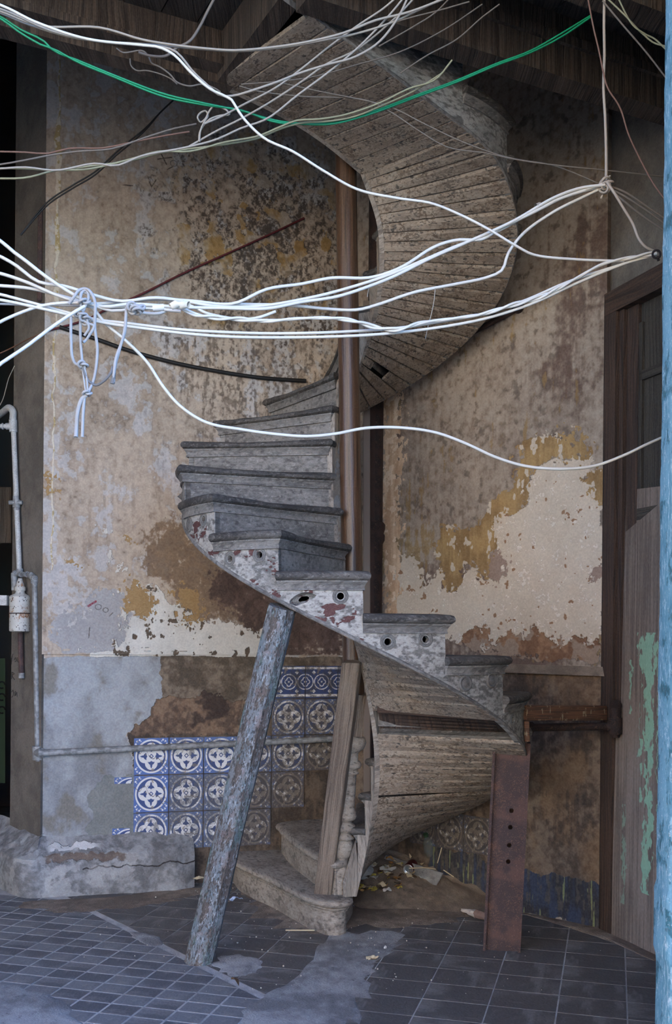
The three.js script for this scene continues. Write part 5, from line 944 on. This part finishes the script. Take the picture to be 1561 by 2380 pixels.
[['thin dark cable from the upper well crossing the curved soffit', [556, 200, 600, 212, 700, 224, 850, 233, 910, 262, 970, 302, 1040, 342, 1130, 356, 1200, 371, 1300, 385, 1400, 395, 1545, 411]], ['thin dark cable dipping across the soffit below its neighbour', [640, 190, 760, 216, 850, 234, 910, 250, 990, 290, 1080, 332, 1180, 366, 1290, 386, 1390, 426]], ['thin brown cable from the beam end toward the stair top', [560, 196, 640, 190, 730, 178, 830, 150, 930, 120, 1030, 70, 1120, 10]]].forEach(([l, p]) => cable(l, p, 3.8, 3.95, 0.0026, cabT));
[['dim cable in the shadow under the nearest beam, left of three', [880, 108, 960, 62, 1010, 30, 1050, -10]], ['dim cable in the shadow under the nearest beam, middle of three', [860, 70, 950, 42, 1020, 24, 1090, 4]], ['dim cable in the shadow under the nearest beam, right of three', [930, 170, 990, 130, 1060, 92, 1120, 40, 1160, 10]]].forEach(([l, p]) => cable(l, p, 3.8, 3.95, 0.0028, cabT));
// right: twine and wires meeting at the hanging knot and the ring
cable('reddish brown wire crossing the hanging twine at the right', [1364, -12, 1380, 70, 1390, 112, 1402, 170, 1412, 205, 1440, 250, 1460, 312, 1490, 376, 1520, 430, 1548, 468], 3.7, 3.72, 0.003, cabBr);
cable('beige wire slanting from the twine top to the blue jamb', [1400, 2, 1450, 62, 1500, 120, 1548, 182], 3.7, 3.72, 0.0032, cabT);
cable('yellowish wire curving to the jamb, upper of two', [1432, -12, 1470, 58, 1500, 80, 1520, 90, 1548, 116], 3.68, 3.7, 0.003, cabY);
cable('yellowish wire curving to the jamb, lower of two', [1408, -6, 1450, 34, 1490, 76, 1520, 100, 1548, 108], 3.69, 3.7, 0.003, cabY);
[['grey cable continuing from the hanging knot to the jamb, highest of three', [1408, 430, 1450, 446, 1500, 478, 1550, 512], 0], ['grey cable continuing from the hanging knot to the jamb, middle of three', [1408, 434, 1450, 456, 1500, 488, 1550, 524], 1], ['grey cable continuing from the hanging knot to the jamb, lowest of three', [1408, 436, 1440, 460, 1490, 500, 1550, 540], 2]].forEach(([l, p]) => cable(l, p, 3.75, 3.75, 0.0042, cabT));
const strand = (t, pts, d, r, m) => add(t, 'strand', tube(line(pts, d, d), r, 7, 7), m);
const knot = (t, x, y, d, R, r, m, p = 2, q = 3) => { const g = new THREE.TorusKnotGeometry(R, r, 60, 7, p, q), c = at(x, y, d); g.rotateX(0.6 + x); g.translate(c.x, c.y, c.z); return add(t, 'knot', g, m); };
{
  const t = thing('twine', 'beige twine hanging from the top edge and tying the white bundle at right', 'twine');
  strand(t, [1404, -14, 1403, 60, 1404, 130, 1402, 200, 1406, 280, 1408, 360, 1408, 424], 3.74, 0.0052, twineM);
  knot(t, 1408, 425, 3.73, 0.016, 0.005, twineM); knot(t, 1404, 436, 3.72, 0.014, 0.0045, twineM, 3, 2);
  strand(t, [1404, 440, 1400, 452, 1396, 462], 3.74, 0.004, twineM); strand(t, [1408, 418, 1418, 408], 3.74, 0.003, twineM);
  const u = thing('twine', 'grey twine slanting down from the hanging knot to the iron ring', 'twine');
  strand(u, [1410, 424, 1424, 444, 1446, 480, 1470, 520, 1484, 555, 1500, 574, 1524, 586], 3.66, 0.0048, twineM);
  const r = thing('iron_ring', 'small dark iron ring at the blue jamb holding cables', 'ring'), g = new THREE.TorusGeometry(0.0135, 0.004, 10, 24), c = at(1525, 591, 3.56); g.translate(c.x, c.y, c.z); add(r, 'ring', g, M.iron);
  add(r, 'eye', cyl(at(1530, 606, 3.57), at(1527, 596, 3.57), 0.005), M.iron);
}
{
  const t = thing('rope_tie', 'grey nylon rope knotted round the white bundle with hanging loops and tails', 'rope'), d = 3.36;
  strand(t, [190, 720, 187, 690, 192, 678, 200, 676, 206, 690, 196, 716, 188, 740, 187, 790, 190, 830, 192, 846], d, 0.0048, rope);
  strand(t, [160, 706, 172, 690, 182, 676, 195, 671, 208, 676, 220, 700, 220, 760, 226, 815, 218, 880, 205, 912], d, 0.005, rope);
  strand(t, [165, 735, 165, 790, 168, 830, 175, 845, 187, 847, 196, 842], d, 0.0048, rope);
  strand(t, [192, 852, 196, 866, 206, 886, 222, 895, 240, 886, 256, 868, 262, 852], d, 0.0045, ropeD);
  strand(t, [196, 856, 202, 884, 203, 912], d, 0.0036, rope); strand(t, [192, 860, 196, 890, 199, 912], d, 0.003, rope);
  strand(t, [201, 918, 190, 928, 180, 960, 178, 990, 176, 1016], d, 0.007, rope); strand(t, [196, 924, 193, 960, 191, 1016], d, 0.0052, rope);
  strand(t, [192, 745, 204, 752, 206, 764, 196, 780], d, 0.0045, rope); strand(t, [205, 752, 218, 758, 208, 778, 198, 792, 192, 796], d, 0.0045, rope);
  for (const [x, y, R] of [[192, 849, 0.011], [202, 914, 0.01], [198, 742, 0.013], [186, 730, 0.014], [196, 700, 0.013]]) knot(t, x, y, d - 0.005, R, 0.0042, rope);
  const u = thing('rope_tie', 'grey rope knot on the bundle with a frayed doubled tail', 'rope');
  strand(u, [294, 714, 292, 740, 290, 770, 281, 800, 270, 830, 265, 862, 262, 886], d, 0.005, rope); strand(u, [293, 716, 288, 772, 276, 820, 268, 850, 264, 888], d, 0.0042, rope); strand(u, [264, 866, 261, 892], d, 0.0075, ropeD);
  knot(u, 308, 716, d - 0.01, 0.013, 0.005, rope); knot(u, 318, 720, d - 0.01, 0.013, 0.005, rope, 3, 2); knot(u, 325, 714, d - 0.01, 0.01, 0.005, rope);
  const j = thing('taped_joint', 'lumpy cream tape joint wrapped round the white bundle', 'tape'), P = line([396, 712, 406, 708, 416, 708, 428, 708, 438, 708], d, d);
  add(j, 'wrap', (() => { const g = new THREE.TubeGeometry(new THREE.CatmullRomCurve3(P), 20, 0.0145, 12), p = g.attributes.position, v = new THREE.Vector3(); for (let i = 0; i < p.count; i++) { v.fromBufferAttribute(p, i); const t = clamp((v.x - P[0].x) / (P[4].x - P[0].x), 0, 1), c0 = P[0].clone().lerp(P[4], t), e = 0.35 + 0.65 * Math.sqrt(Math.sin(Math.PI * clamp(t, 0.03, 0.97))), k = (fbm(v.x * 90, v.y * 90, 3, 1801) - 0.5) * 0.012; p.setXYZ(i, v.x + k, c0.y + (v.y - c0.y) * e + k, c0.z + (v.z - c0.z) * e + k); } g.computeVertexNormals(); return g; })(), plain(0xd6cfbe, 0.8));
  const k = thing('tape_wrap', 'short band of pale tape on the cables left of the lumpy joint', 'tape'); add(k, 'wrap', tube(line([355, 716, 368, 715, 380, 714], d, d), 0.011, 12), plain(0xd2cec4, 0.7));
  const b = thing('clip', 'narrow clip binding the white cables below the hanging knot', 'clip'); add(b, 'band', tube(line([1246, 482, 1250, 480, 1254, 478], 3.68, 3.68), 0.0125, 12), cabB);
  [['wispy cobweb thread hanging from the kinked white cable', [1011, 670, 1008, 700, 1002, 730, 994, 760, 988, 788], 0.0016], ['short frayed threads hanging by the tread end in the well', [858, 655, 856, 672, 853, 690], 0.0018]].forEach(([l, p, r]) => { const o = add(scene, 'thread', tube(line(p, 3.6, 3.6), r, 5), cabB, l); tag(o, null, 'thread'); });
}
// cables fixed on the left wall
const onWall = (l) => { const o = []; for (let i = 0; i < l.length; i += 2) o.push(onL(l[i], l[i + 1], 0.03)); return o; };
tag(add(scene, 'cable', tube(onWall([108, 772, 170, 756, 205, 744, 240, 726, 330, 686, 420, 641, 520, 596, 620, 551, 704, 511]), 0.0065, 7), cabR, 'dark red cable climbing the left wall toward the pole'), null, 'cable');
tag(add(scene, 'cable', tube(onWall([138, 763, 220, 790, 300, 818, 400, 845, 500, 865, 600, 880, 708, 888]), 0.0125, 9), cabK, 'thick black cable sagging along the left wall to the upper treads'), null, 'cable');
tag(add(scene, 'cable', tube([at(-20, 830, 6.4), at(20, 812, 6.4), at(70, 786, 6.25), at(112, 770, 6.2)], 0.004, 7), cabBr, 'thin brown cable reaching the pillar edge from the left'), null, 'cable');
tag(add(scene, 'cable', tube([at(-10, 958, 6.3), at(6, 930, 6.3), at(14, 902, 6.3), at(20, 880, 6.3), at(34, 850, 6.3)], 0.0025, 6), cabB, 'thin straw-coloured string beside the white pipe elbow'), null, 'string');
renderer.render(scene, camera);
